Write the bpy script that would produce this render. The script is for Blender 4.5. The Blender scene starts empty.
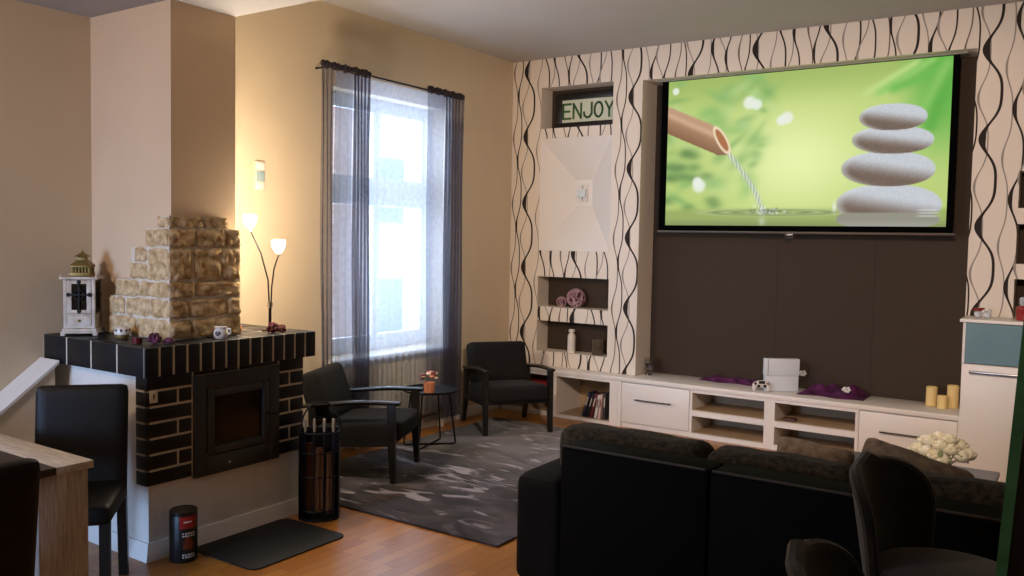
import bpy, bmesh, math, random
import numpy as np
from mathutils import Vector, Matrix, noise
random.seed(7)
S = bpy.context.scene
COL = S.collection
PI = math.pi
# ------------------------------------------------------------------ camera
CAMLOC = (4.79, -7.05, 1.65)
RR = [[0.8281055818558425, 0.5602662926202737, 0.018515578649614742],
      [0.046156313369421935, -0.03522960710226004, -0.9983128114571925],
      [-0.5586687211893467, 0.8275630224562683, -0.05503366086047538]]
cam = bpy.data.cameras.new('camera'); cam.sensor_width = 36; cam.lens = 862.874 / 1024 * 36
cam.clip_start = 0.05; cam.clip_end = 200
co = bpy.data.objects.new('camera', cam); COL.objects.link(co)
m = Matrix.Identity(4)
for i in range(3):
    m[i][0] = RR[0][i]; m[i][1] = -RR[1][i]; m[i][2] = -RR[2][i]; m[i][3] = CAMLOC[i]
co.matrix_world = m
S.camera = co
# ------------------------------------------------------------------ colour management, world, lights
S.view_settings.view_transform = 'Standard'; S.view_settings.look = 'None'
S.view_settings.gamma = 1; S.view_settings.use_curve_mapping = False
S.view_settings.exposure = 0.0
w = bpy.data.worlds.new('sky'); S.world = w; w.use_nodes = True
bg = w.node_tree.nodes['Background']; bg.inputs[0].default_value = (0.62, 0.78, 1.0, 1); bg.inputs[1].default_value = 2.2

def area(name, loc, target, size, power, color, sy=None):
    l = bpy.data.lights.new(name, 'AREA'); l.energy = power; l.color = color; l.size = size
    if sy: l.shape = 'RECTANGLE'; l.size_y = sy
    o = bpy.data.objects.new(name, l); COL.objects.link(o); o.location = loc
    o.rotation_euler = (Vector(target) - Vector(loc)).to_track_quat('-Z', 'Y').to_euler()
    return o
def point(name, loc, power, color, r=0.05):
    l = bpy.data.lights.new(name, 'POINT'); l.energy = power; l.color = color; l.shadow_soft_size = r
    o = bpy.data.objects.new(name, l); COL.objects.link(o); o.location = loc
    return o
WARM = (1.0, 0.66, 0.40)
def spot(name, loc, target, power, color, ang, blend=0.7, r=0.12):
    l = bpy.data.lights.new(name, 'SPOT'); l.energy = power; l.color = color; l.spot_size = math.radians(ang); l.spot_blend = blend; l.shadow_soft_size = r
    o = bpy.data.objects.new(name, l); COL.objects.link(o); o.location = loc
    o.rotation_euler = (Vector(target) - Vector(loc)).to_track_quat('-Z', 'Y').to_euler()
    return o
area('ceiling_lamp_light', (1.3, -7.6, 2.78), (1.0, -4.0, 1.9), 0.5, 54, (1.0, 0.72, 0.50))
spot('screen_wall_fill_spot', (4.2, -4.7, 2.72), (2.3, 0.0, 1.75), 405, (1.0, 0.79, 0.65), 82)  # added unseen spot: brightens the screen wall, cone kept off chimney and sofa
# area lamps for daylight: outside the curtained window and an unseen rear door
area('window_daylight', (-0.42, -1.7, 1.75), (2.0, -1.7, 1.2), 1.2, 60, (0.62, 0.78, 1.0), 1.9)
wl = area('window_daylight', (1.0, -9.62, 1.35), (0.75, -4.5, 0.65), 1.3, 64, (0.36, 0.58, 1.0), 1.9); wl.data.spread = math.radians(75)

# ------------------------------------------------------------------ materials
def lin(c):
    return tuple((x / 12.92 if x <= 0.04045 else ((x + 0.055) / 1.055) ** 2.4) for x in c)
def hexc(h):
    return lin(tuple(int(h[i:i + 2], 16) / 255 for i in (0, 2, 4)))
MATS = {}
def mat(name, h, rough=0.6, metal=0.0, var=0.0, vscale=6.0, bump=0.0, bscale=60.0, spec=0.5, trans=0.0, emit=None, estr=0.0, stretch=None, coat=0.0, sheen=0.0, h2=None):
    if name in MATS: return MATS[name]
    m = bpy.data.materials.new(name); m.use_nodes = True; MATS[name] = m
    nt = m.node_tree; b = nt.nodes['Principled BSDF']
    c = hexc(h)
    b.inputs['Base Color'].default_value = (*c, 1); b.inputs['Roughness'].default_value = rough
    b.inputs['Metallic'].default_value = metal; b.inputs['Specular IOR Level'].default_value = spec
    b.inputs['Transmission Weight'].default_value = trans; b.inputs['Coat Weight'].default_value = coat
    b.inputs['Sheen Weight'].default_value = sheen
    if emit: b.inputs['Emission Color'].default_value = (*hexc(emit), 1); b.inputs['Emission Strength'].default_value = estr
    if var or bump or h2:
        tc = nt.nodes.new('ShaderNodeTexCoord'); mp = nt.nodes.new('ShaderNodeMapping')
        nt.links.new(tc.outputs['Object'], mp.inputs[0])
        if stretch: mp.inputs['Scale'].default_value = stretch
        if var or h2:
            n = nt.nodes.new('ShaderNodeTexNoise'); n.inputs['Scale'].default_value = vscale; n.inputs['Detail'].default_value = 5
            nt.links.new(mp.outputs[0], n.inputs[0])
            r = nt.nodes.new('ShaderNodeValToRGB'); r.color_ramp.elements[0].position = 0.3; r.color_ramp.elements[1].position = 0.7
            a = hexc(h2) if h2 else tuple(x * (1 - var) for x in c)
            d = c if h2 else tuple(min(1, x * (1 + var)) for x in c)
            r.color_ramp.elements[0].color = (*a, 1); r.color_ramp.elements[1].color = (*d, 1)
            nt.links.new(n.outputs[0], r.inputs[0]); nt.links.new(r.outputs[0], b.inputs['Base Color'])
        if bump:
            n2 = nt.nodes.new('ShaderNodeTexNoise'); n2.inputs['Scale'].default_value = bscale; n2.inputs['Detail'].default_value = 4
            nt.links.new(mp.outputs[0], n2.inputs[0])
            bp = nt.nodes.new('ShaderNodeBump'); bp.inputs['Strength'].default_value = bump; bp.inputs['Distance'].default_value = 0.01
            nt.links.new(n2.outputs[0], bp.inputs['Height']); nt.links.new(bp.outputs[0], b.inputs['Normal'])
    return m

class NB:                       # tiny node-graph helper
    def __init__(s, nt): s.nt = nt
    def new(s, t): return s.nt.nodes.new(t)
    def M(s, op, a, b=None, c=None):
        n = s.new('ShaderNodeMath'); n.operation = op
        for i, v in enumerate((a, b, c)):
            if v is None: continue
            if isinstance(v, (int, float)): n.inputs[i].default_value = v
            else: s.nt.links.new(v, n.inputs[i])
        return n.outputs[0]
    def mix(s, f, a, b):
        n = s.new('ShaderNodeMix'); n.data_type = 'RGBA'
        for k, v in ((0, f), (6, a), (7, b)):
            if isinstance(v, (int, float)): n.inputs[k].default_value = v
            elif isinstance(v, tuple): n.inputs[k].default_value = (*v, 1)
            else: s.nt.links.new(v, n.inputs[k])
        return n.outputs[2]

def wallpaper():
    m = bpy.data.materials.new('wave_wallpaper'); m.use_nodes = True; nt = m.node_tree; N = NB(nt)
    b = nt.nodes['Principled BSDF']; b.inputs['Roughness'].default_value = 0.75; b.inputs['Specular IOR Level'].default_value = 0.2
    g = N.new('ShaderNodeNewGeometry'); sp = N.new('ShaderNodeSeparateXYZ'); nt.links.new(g.outputs['Position'], sp.inputs[0])
    sn = N.new('ShaderNodeSeparateXYZ'); nt.links.new(g.outputs['Normal'], sn.inputs[0])
    x, y, z = sp.outputs
    mask = N.M('MULTIPLY', N.M('LESS_THAN', sn.outputs[1], -0.9), N.M('LESS_THAN', y, 0.03))
    P, L = 0.56, 0.63
    base = hexc('d9cdbf'); col = base
    dark, grey, brown = hexc('2a211c'), hexc('8f857c'), hexc('6f5f50')
    lines = [(0.045, 0.024, 0.1, 0.0060, 0.003, brown), (0.095, 0.024, 2.2, 0.0066, 0.005, dark), (0.160, 0.036, 3.4, 0.0058, 0.004, grey),
             (0.215, 0.056, 0.0, 0.0105, 0.015, dark), (0.315, 0.024, 1.4, 0.0056, 0.003, grey), (0.385, 0.034, 4.3, 0.0078, 0.008, dark),
             (0.440, 0.038, 2.8, 0.0060, 0.004, grey), (0.500, 0.030, 5.2, 0.0070, 0.007, dark)]
    for off, A, ph, w0, w1, c in lines:
        u = N.M('DIVIDE', N.M('SUBTRACT', x, off), P)
        k = N.M('FLOOR', N.M('ADD', u, 0.5))
        zz = N.M('ADD', z, N.M('MULTIPLY', k, 0.48))
        t = N.M('ADD', N.M('MULTIPLY', N.M('SUBTRACT', zz, 2.65), 2 * PI / L), ph)
        cs = N.M('COSINE', t)
        sh = N.M('ADD', cs, N.M('MULTIPLY', N.M('COSINE', N.M('MULTIPLY', t, 2.0)), 0.22))
        sh = N.M('ADD', sh, N.M('MULTIPLY', N.M('SINE', N.M('MULTIPLY', t, 0.5)), 0.12))
        dx = N.M('SUBTRACT', N.M('MULTIPLY', N.M('SUBTRACT', u, k), P), N.M('MULTIPLY', sh, -A))
        bul = N.M('POWER', N.M('MAXIMUM', cs, 0.0), 5.0)
        wd = N.M('ADD', N.M('MULTIPLY', bul, w1), w0)
        dx = N.M('ADD', dx, N.M('MULTIPLY', bul, w1 * -0.6))
        d = N.M('SUBTRACT', wd, N.M('ABSOLUTE', dx))
        f = N.M('MULTIPLY', N.M('MINIMUM', N.M('MAXIMUM', N.M('DIVIDE', d, 0.002), 0.0), 1.0), mask)
        col = N.mix(f, col, c)
    nt.links.new(col, b.inputs['Base Color'])
    return m

def parquet():
    m = bpy.data.materials.new('oak_parquet'); m.use_nodes = True; nt = m.node_tree; N = NB(nt)
    b = nt.nodes['Principled BSDF']; b.inputs['Roughness'].default_value = 0.32; b.inputs['Specular IOR Level'].default_value = 0.45
    tc = N.new('ShaderNodeTexCoord'); mp = N.new('ShaderNodeMapping'); nt.links.new(tc.outputs['Object'], mp.inputs[0])
    br = N.new('ShaderNodeTexBrick'); nt.links.new(mp.outputs[0], br.inputs[0])
    mp.inputs['Rotation'].default_value = (0, 0, PI / 2)
    br.inputs['Scale'].default_value = 1.0; br.inputs['Brick Width'].default_value = 0.55; br.inputs['Row Height'].default_value = 0.075
    br.inputs['Mortar Size'].default_value = 0.0012; br.inputs['Bias'].default_value = 0.0; br.offset = 0.37
    br.inputs['Color1'].default_value = (*hexc('a86a28'), 1); br.inputs['Color2'].default_value = (*hexc('c68736'), 1); br.inputs['Mortar'].default_value = (*hexc('4a2c10'), 1)
    n = N.new('ShaderNodeTexNoise'); n.inputs['Scale'].default_value = 9; n.inputs['Detail'].default_value = 6
    m2 = N.new('ShaderNodeMapping'); m2.inputs['Scale'].default_value = (9, 0.9, 1); nt.links.new(tc.outputs['Object'], m2.inputs[0]); nt.links.new(m2.outputs[0], n.inputs[0])
    f = N.M('MULTIPLY', n.outputs[0], 0.55)
    c = N.mix(f, br.outputs[0], hexc('5e3714'))
    nt.links.new(c, b.inputs['Base Color'])
    bp = N.new('ShaderNodeBump'); bp.inputs['Strength'].default_value = 0.15; bp.inputs['Distance'].default_value = 0.004
    nt.links.new(br.outputs['Fac'], bp.inputs['Height']); bp.invert = True; nt.links.new(bp.outputs[0], b.inputs['Normal'])
    return m

def rugmat():
    m = bpy.data.materials.new('abstract_rug'); m.use_nodes = True; nt = m.node_tree; N = NB(nt)
    b = nt.nodes['Principled BSDF']; b.inputs['Roughness'].default_value = 0.95; b.inputs['Specular IOR Level'].default_value = 0.1; b.inputs['Sheen Weight'].default_value = 0.2
    tc = N.new('ShaderNodeTexCoord')
    def nz(sc, det, rot, scale, dist=0.0):
        mp = N.new('ShaderNodeMapping'); mp.inputs['Rotation'].default_value = (0, 0, rot); mp.inputs['Scale'].default_value = scale
        nt.links.new(tc.outputs['Object'], mp.inputs[0])
        n = N.new('ShaderNodeTexNoise'); n.inputs['Scale'].default_value = sc; n.inputs['Detail'].default_value = det; n.inputs['Distortion'].default_value = dist
        nt.links.new(mp.outputs[0], n.inputs[0]); return n.outputs[0]
    def ramp(v, stops):
        r = N.new('ShaderNodeValToRGB'); e = r.color_ramp.elements
        for i, (p, c) in enumerate(stops):
            el = e[i] if i < 2 else e.new(p)
            el.position = p; el.color = (*c, 1)
        nt.links.new(v, r.inputs[0]); return r.outputs[0]
    a = ramp(nz(1.15, 3, 0.5, (1, 1.2, 1), 1.6), [(0.38, hexc('1e1a1e')), (0.5, hexc('3b3539')), (0.62, hexc('5a5359'))])
    s1 = ramp(nz(2.2, 7, 0.9, (1, 3.2, 1), 1.4), [(0.57, (0, 0, 0)), (0.64, (1, 1, 1))])
    s2 = ramp(nz(2.0, 7, -0.7, (1, 3.4, 1), 1.8), [(0.58, (0, 0, 0)), (0.66, (1, 1, 1))])
    s3 = ramp(nz(1.6, 6, 0.2, (1, 1.6, 1), 2.2), [(0.54, (0, 0, 0)), (0.62, (1, 1, 1))])
    c = N.mix(N.M('MULTIPLY', s3, 0.75), a, hexc('1a1518'))
    c = N.mix(N.M('MULTIPLY', s1, 0.8), c, hexc('a09aa3'))
    c = N.mix(N.M('MULTIPLY', s2, 0.5), c, hexc('57443a'))
    nt.links.new(c, b.inputs['Base Color'])
    bp = N.new('ShaderNodeBump'); bp.inputs['Strength'].default_value = 0.5; bp.inputs['Distance'].default_value = 0.01
    nt.links.new(nz(220, 2, 0, (1, 1, 1)), bp.inputs['Height']); nt.links.new(bp.outputs[0], b.inputs['Normal'])
    return m

def sheer(name, h, alpha, transl=0.6):
    m = bpy.data.materials.new(name); m.use_nodes = True; nt = m.node_tree; N = NB(nt)
    nt.nodes.remove(nt.nodes['Principled BSDF']); out = nt.nodes['Material Output']
    tr = N.new('ShaderNodeBsdfTransparent'); df = N.new('ShaderNodeBsdfDiffuse'); tl = N.new('ShaderNodeBsdfTranslucent')
    df.inputs[0].default_value = (*hexc(h), 1); tl.inputs[0].default_value = (*hexc(h), 1)
    a = N.new('ShaderNodeMixShader'); a.inputs[0].default_value = transl; nt.links.new(df.outputs[0], a.inputs[1]); nt.links.new(tl.outputs[0], a.inputs[2])
    tc = N.new('ShaderNodeTexCoord'); n = N.new('ShaderNodeTexNoise'); n.inputs['Scale'].default_value = 25; nt.links.new(tc.outputs['Object'], n.inputs[0])
    f = N.M('ADD', N.M('MULTIPLY', n.outputs[0], 0.16), alpha - 0.08)
    b = N.new('ShaderNodeMixShader'); nt.links.new(f, b.inputs[0]); nt.links.new(tr.outputs[0], b.inputs[1]); nt.links.new(a.outputs[0], b.inputs[2])
    nt.links.new(b.outputs[0], out.inputs[0]); return m

M_wall = mat('cream_plaster', 'cdbba0', 0.85, var=0.03, vscale=3, bump=0.12, bscale=160, spec=0.2)
M_ceil = mat('ceiling_paint', 'b4afac', 0.9, var=0.02, vscale=2, bump=0.05, bscale=120, spec=0.2)
M_white = mat('white_lacquer', 'dcd5cd', 0.38, var=0.01, vscale=4)
M_whitep = mat('white_paint', 'd8d2ca', 0.6, var=0.02, vscale=5, bump=0.04, bscale=90)
M_plast = mat('rough_white_plaster', 'd3cdc4', 0.9, var=0.05, vscale=8, bump=0.35, bscale=45)
M_brown = mat('dark_brown_panel', '3a2e22', 0.75, var=0.06, vscale=40, bump=0.08, bscale=220, spec=0.25)
M_seam = mat('panel_seam', '211911', 0.8, var=0.05)
M_black = mat('black_painted_wood', '141211', 0.35, var=0.1, vscale=20)
M_bmetal = mat('black_metal', '17161a', 0.42, 0.6, var=0.08, vscale=30)
M_iron = mat('cast_iron', '3b3b3d', 0.55, 0.5, var=0.1, vscale=12, bump=0.1, bscale=150)
M_dark = mat('soot_dark', '0c0a09', 0.8, var=0.1)
M_tile = mat('black_glazed_tile', '111216', 0.4, var=0.15, vscale=14, bump=0.05, bscale=60, spec=0.3)
M_mort = mat('light_mortar', 'bab09f', 0.9, var=0.08, vscale=25, bump=0.2, bscale=90)
M_stone = mat('sandstone', 'd9c098', 0.95, h2='97764c', vscale=26, bump=0.9, bscale=42, spec=0.12)
M_smort = mat('stone_mortar', 'cdc1ad', 0.95, var=0.06, vscale=20, bump=0.3, bscale=60)
M_gfab = mat('charcoal_weave', '1d1b1b', 0.92, var=0.14, vscale=90, bump=0.35, bscale=320, spec=0.1, sheen=0.03)
M_sofa = mat('black_sofa_leather', '080706', 0.75, var=0.08, vscale=30, bump=0.1, bscale=180, spec=0.06)
M_scush = mat('brown_black_chenille', '3d352a', 0.95, h2='14110d', vscale=38, bump=0.6, bscale=90, spec=0.1, sheen=0.05)
M_pill = mat('taupe_plush', '80705f', 0.95, h2='54473d', vscale=22, bump=0.5, bscale=70, spec=0.1, sheen=0.08)
M_velv = mat('grey_velvet', '24221d', 0.85, h2='141310', vscale=12, bump=0.12, bscale=160, spec=0.1, sheen=0.25)
M_leath = mat('black_leatherette', '14100d', 0.5, var=0.08, vscale=24, bump=0.12, bscale=120, spec=0.2)
M_oak = mat('washed_oak', 'cdc2b6', 0.5, h2='a69a8d', vscale=7, bump=0.1, bscale=40, stretch=(1.2, 14, 14))
M_oakv = mat('washed_oak_upright', 'c8bcae', 0.6, h2='9c9083', vscale=7, bump=0.1, bscale=40, stretch=(14, 14, 1.2))
M_brass = mat('antique_gold', '84703f', 0.5, 0.6, var=0.15, vscale=30)
M_chrome = mat('brushed_steel', 'a9a6a2', 0.28, 0.95, var=0.04, vscale=40)
M_dsteel = mat('dark_steel', '4a423d', 0.32, 0.9, var=0.05, vscale=40)
M_glass = mat('clear_glass', 'f2f6f6', 0.04, trans=1.0, var=0.01)
M_redberry = mat('dried_red_petals', '6b2028', 0.85, h2='3d1016', vscale=40, bump=0.6, bscale=120)
M_rad = mat('radiator_enamel', 'cfc6b6', 0.45, var=0.02)
M_upvc = mat('window_frame_white', 'd9dde2', 0.4, var=0.01)
M_wall2 = wallpaper(); M_floor = parquet(); M_rug = rugmat()

# ------------------------------------------------------------------ mesh helper
class MB:
    def __init__(s): s.bm = bmesh.new(); s.mi = 0
    def _add(s, t):
        for f in t.faces:
            f.material_index = s.mi
            if f.tag: f.smooth = False
            else: f.smooth = True
        me = bpy.data.meshes.new('t'); t.to_mesh(me); t.free(); s.bm.from_mesh(me); bpy.data.meshes.remove(me); return s
    def box(s, c, d, bev=0.0, rot=None, seg=2):
        t = bmesh.new(); bmesh.ops.create_cube(t, size=1)
        bmesh.ops.scale(t, vec=d, verts=t.verts)
        if bev: bmesh.ops.bevel(t, geom=list(t.edges), offset=min(bev, min(d) * 0.45), segments=seg, profile=0.5, affect='EDGES')
        t.normal_update()
        for f in t.faces: f.tag = max(abs(c_) for c_ in f.normal) > 0.999
        if rot is not None: bmesh.ops.transform(t, matrix=rot, verts=t.verts)
        bmesh.ops.translate(t, vec=c, verts=t.verts); return s._add(t)
    def bb(s, x0, x1, y0, y1, z0, z1, bev=0.0):
        return s.box(((x0 + x1) / 2, (y0 + y1) / 2, (z0 + z1) / 2), (abs(x1 - x0), abs(y1 - y0), abs(z1 - z0)), bev)
    def tube(s, pts, r, n=8, closed=False):
        pts = [Vector(p) for p in pts]; rs = r if isinstance(r, (list, tuple)) else [r] * len(pts)
        t = bmesh.new(); rings = []; prev = None
        for i, p in enumerate(pts):
            if closed: d = pts[(i + 1) % len(pts)] - pts[i - 1]
            else: d = pts[min(i + 1, len(pts) - 1)] - pts[max(i - 1, 0)]
            d.normalize()
            if prev is None:
                a = Vector((0, 0, 1)) if abs(d.z) < 0.9 else Vector((1, 0, 0))
                u = d.cross(a).normalized()
            else:
                u = (prev - d * prev.dot(d)).normalized()
            prev = u; v = d.cross(u)
            rings.append([t.verts.new(p + (u * math.cos(2 * PI * k / n) + v * math.sin(2 * PI * k / n)) * rs[i]) for k in range(n)])
        R = list(range(len(rings)))
        for i in (R if closed else R[:-1]):
            a, b = rings[i], rings[(i + 1) % len(rings)]
            for k in range(n): t.faces.new((a[k], a[(k + 1) % n], b[(k + 1) % n], b[k]))
        if not closed: t.faces.new(rings[0][::-1]); t.faces.new(rings[-1])
        return s._add(t)
    def lathe(s, prof, c=(0, 0, 0), n=24, fx=1.0, fy=1.0, fn=None):
        t = bmesh.new(); rings = []
        for r, z in prof:
            rr = []
            for k in range(n):
                a = 2 * PI * k / n; q = r * (fn(a, z) if fn else 1)
                rr.append(t.verts.new((c[0] + q * fx * math.cos(a), c[1] + q * fy * math.sin(a), c[2] + z)))
            rings.append(rr)
        for a, b in zip(rings, rings[1:]):
            for k in range(n): t.faces.new((a[k], a[(k + 1) % n], b[(k + 1) % n], b[k]))
        t.faces.new(rings[0][::-1]); t.faces.new(rings[-1])
        bmesh.ops.remove_doubles(t, verts=t.verts, dist=1e-6)
        return s._add(t)
    def prism(s, poly, fn, a, b):
        """poly of 2-D points, fn(u, v, w) -> xyz, extruded from w=a to w=b"""
        t = bmesh.new(); A = [t.verts.new(fn(u, v, a)) for u, v in poly]; B = [t.verts.new(fn(u, v, b)) for u, v in poly]
        n = len(poly); t.faces.new(A[::-1]); t.faces.new(B)
        for i in range(n): t.faces.new((A[i], A[(i + 1) % n], B[(i + 1) % n], B[i]))
        bmesh.ops.recalc_face_normals(t, faces=t.faces); return s._add(t)
    def surf(s, f, nu, nv, cu=False):
        t = bmesh.new(); g = [[t.verts.new(f(i / nu, j / nv)) for j in range(nv + 1)] for i in range(nu + (0 if cu else 1))]
        for i in range(nu):
            for j in range(nv):
                a, b = g[i], g[(i + 1) % len(g)]
                t.faces.new((a[j], b[j], b[j + 1], a[j + 1]))
        return s._add(t)
    def slab(s, f, nu, nv, th):
        """sheet f(u,v)->(point) thickened by th along its normals"""
        t = bmesh.new(); g = [[t.verts.new(f(i / nu, j / nv)) for j in range(nv + 1)] for i in range(nu + 1)]
        for i in range(nu):
            for j in range(nv): t.faces.new((g[i][j], g[i + 1][j], g[i + 1][j + 1], g[i][j + 1]))
        bmesh.ops.recalc_face_normals(t, faces=t.faces)
        bmesh.ops.solidify(t, geom=list(t.faces), thickness=th); return s._add(t)
    def sph(s, c, r, sc=(1, 1, 1), rot=None, u=16, v=10, nz=0.0, fq=8.0):
        t = bmesh.new(); bmesh.ops.create_uvsphere(t, u_segments=u, v_segments=v, radius=r)
        if nz:
            for q in t.verts: q.co *= 1 + nz * noise.noise(q.co / r * fq * 0.25 + Vector(c) * 9)
        bmesh.ops.scale(t, vec=sc, verts=t.verts)
        if rot is not None: bmesh.ops.transform(t, matrix=rot, verts=t.verts)
        bmesh.ops.translate(t, vec=c, verts=t.verts); return s._add(t)
    def cushion(s, c, d, r, puff=(0, 0, 0), rot=None, n=10, nz=0.0):
        t = bmesh.new(); bmesh.ops.create_cube(t, size=2)
        bmesh.ops.subdivide_edges(t, edges=list(t.edges), cuts=n, use_grid_fill=True)
        h = Vector(d) / 2
        for q in t.verts:
            p = Vector([math.copysign(abs(x) ** 0.75, x) if abs(x) < 1 else x for x in q.co])
            w = Vector((p.x * h.x, p.y * h.y, p.z * h.z))
            k = Vector([max(-(h[i] - r), min(h[i] - r, w[i])) for i in range(3)])
            e = w - k
            if e.length > 1e-9: w = k + e.normalized() * r
            for i in range(3):
                a, b = (i + 1) % 3, (i + 2) % 3
                w[i] += math.copysign(1, p[i]) * min(1, abs(p[i])) * puff[i] * (1 - p[a] ** 2) * (1 - p[b] ** 2)
            if nz: w += w.normalized() * nz * noise.noise(w * 7 + Vector(c) * 3)
            q.co = w
        if rot is not None: bmesh.ops.transform(t, matrix=rot, verts=t.verts)
        bmesh.ops.translate(t, vec=c, verts=t.verts); return s._add(t)
    def rock(s, x0, x1, y0, y1, z0, z1, amp, seed):
        t = bmesh.new(); bmesh.ops.create_cube(t, size=1); bmesh.ops.subdivide_edges(t, edges=list(t.edges), cuts=10, use_grid_fill=True)
        d = Vector((x1 - x0, y1 - y0, z1 - z0)); cc = Vector(((x0 + x1) / 2, (y0 + y1) / 2, (z0 + z1) / 2))
        for q in t.verts:
            u = q.co * 2; w = Vector((q.co.x * d.x, q.co.y * d.y, q.co.z * d.z))
            e = sum(1 for i in range(3) if abs(u[i]) > 0.98)
            nv = noise.noise_vector((w + cc) * 11 + Vector((seed, seed * 2, 0)))
            nn = noise.noise((w + cc) * 24 + Vector((0, seed, 0)))
            k = Vector([u[i] if abs(u[i]) > 0.98 else 0 for i in range(3)])
            if k.length > 0: k.normalize()
            n3 = noise.noise((w + cc) * 70 + Vector((seed, 0, 3)))
            w += nv * amp * 0.42 + k * (nn * amp * 0.9 + n3 * amp * .45 - (0.003 if e > 1 else -0.003))
            q.co = w + cc
        return s._add(t)
    def shell(s, fo, fi, nu, nv):
        t = bmesh.new(); A = [[t.verts.new(fo(i / nu, j / nv)) for j in range(nv + 1)] for i in range(nu + 1)]; B = [[t.verts.new(fi(i / nu, j / nv)) for j in range(nv + 1)] for i in range(nu + 1)]
        for i in range(nu):
            for j in range(nv):
                t.faces.new((A[i][j], A[i + 1][j], A[i + 1][j + 1], A[i][j + 1])); t.faces.new((B[i][j + 1], B[i + 1][j + 1], B[i + 1][j], B[i][j]))
            t.faces.new((A[i][0], B[i][0], B[i + 1][0], A[i + 1][0])); t.faces.new((A[i][nv], A[i + 1][nv], B[i + 1][nv], B[i][nv]))
        for j in range(nv):
            t.faces.new((A[0][j], A[0][j + 1], B[0][j + 1], B[0][j])); t.faces.new((A[nu][j], B[nu][j], B[nu][j + 1], A[nu][j + 1]))
        bmesh.ops.remove_doubles(t, verts=t.verts, dist=1e-5); bmesh.ops.recalc_face_normals(t, faces=t.faces); return s._add(t)
    def obj(s, name, mats, parent=None, world=False, smooth=35, label=None):
        me = bpy.data.meshes.new(name)
        if world and parent is not None: bmesh.ops.translate(s.bm, vec=-Vector(world_loc(parent)), verts=s.bm.verts)
        s.bm.to_mesh(me); s.bm.free()
        for x in (mats if isinstance(mats, (list, tuple)) else [mats]): me.materials.append(x)
        if smooth is None: me.polygons.foreach_set('use_smooth', [False] * len(me.polygons))
        if smooth is not None: me.set_sharp_from_angle(angle=math.radians(smooth))
        o = bpy.data.objects.new(name, me); COL.objects.link(o)
        if parent is not None: o.parent = parent
        if label: o['label'] = label
        return o
def world_loc(o):
    v = Vector((0, 0, 0))
    while o is not None: v += o.location; o = o.parent
    return v
def thing(name, label, cat, loc=(0, 0, 0), rz=0.0, group=None):
    o = bpy.data.objects.new(name, None); COL.objects.link(o); o.location = loc; o.rotation_euler = (0, 0, rz); o.empty_display_size = 0.1
    return tag(o, label, cat, group)
def tag(o, label, cat, group=None):
    o['label'] = label; o['category'] = cat
    if group: o['group'] = group
    return o
def struct(o): o['kind'] = 'structure'; return o
def dup(o, loc, rz, label, group=None):
    def cp(a, p):
        c = a.copy(); COL.objects.link(c)
        if p is not None: c.parent = p
        for ch in a.children: cp(ch, c)
        return c
    r = cp(o, None); r.location = loc; r.rotation_euler = (0, 0, rz); r['label'] = label
    if group: r['group'] = group
    return r
RX = lambda a: Matrix.Rotation(a, 4, 'X')
RY = lambda a: Matrix.Rotation(a, 4, 'Y')
RZ = lambda a: Matrix.Rotation(a, 4, 'Z')

# ================================================================== THE SETTING
XR, YF, HC, HS = 6.6, -9.2, 3.38, 2.868      # right wall, wall behind the camera, high ceiling, lowered ceiling
struct(MB().bb(-0.3, XR + .2, YF - .2, 0.6, -0.1, 0.0).obj('floor', M_floor))
struct(MB().bb(-0.3, XR + .2, YF - .2, 0.6, HC, HC + 0.15).obj('ceiling', M_ceil))
struct(MB().bb(0.0, XR, YF, -3.875, HS, HC - 0.002).obj('ceiling_lowered', M_ceil))
WY0, WY1, WZ0, WZ1 = -2.40, -1.05, 0.72, 2.78      # window
VX0, VX1, VZ0, VZ1 = 0.25, 1.75, 0.25, 2.35         # glazed door in the wall behind the camera
b = MB()
for y0, y1, z0, z1 in ((YF, WY0, 0, HC), (WY0, WY1, 0, WZ0), (WY0, WY1, WZ1, HC), (WY1, 0.6, 0, HC)):
    b.bb(-0.35, 0.0, y0, y1, z0, z1)
struct(b.obj('wall_left', M_wall))
struct(MB().bb(XR, XR + .2, YF, 0.6, 0, HC).obj('wall_right', M_wall))
b = MB()
for x0, x1, z0, z1 in ((-0.3, VX0, 0, HC), (VX0, VX1, 0, VZ0), (VX0, VX1, VZ1, HC), (VX1, XR + .2, 0, HC)): b.bb(x0, x1, YF - .35, YF, z0, z1)
struct(b.obj('wall_front', M_wall))
# back wall with the built-out pilasters, niches and header
b = MB(); D = 0.36
b.bb(0.0, XR, D, 0.6, 0, HC)
ZB = 0.452
def pil(x0, x1, niches, xe):
    b.bb(xe[0], x0, 0, D, ZB, HC); b.bb(x1, xe[1], 0, D, ZB, HC)
    z = ZB
    for a, c in niches:
        b.bb(x0, x1, 0, D, z, a); z = c
    b.bb(x0, x1, 0, D, z, HC)
pil(0.33, 1.10, [(0.59, 0.885), (1.02, 1.31), (1.56, 2.625), (2.72, 3.107)], (0.0, 1.39))
pil(4.32, 5.10, [(1.166, 1.443), (1.55, 1.832), (1.944, 2.203)], (4.02, XR))
b.bb(1.39, 4.02, 0, D, 3.09, HC)
struct(b.obj('wall_back', M_wall2, smooth=None))
b = MB()
for z0, z1 in ((0.59, 0.885), (1.02, 1.31), (2.72, 3.107)): b.bb(0.331, 1.099, 0.2, D - .002, z0 + .001, z1 - .001)
for z0, z1 in ((1.166, 1.443), (1.55, 1.832), (1.944, 2.203)): b.bb(4.321, 5.099, 0.2, D - .002, z0 + .001, z1 - .001)
struct(b.obj('trim_1', M_brown))
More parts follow.
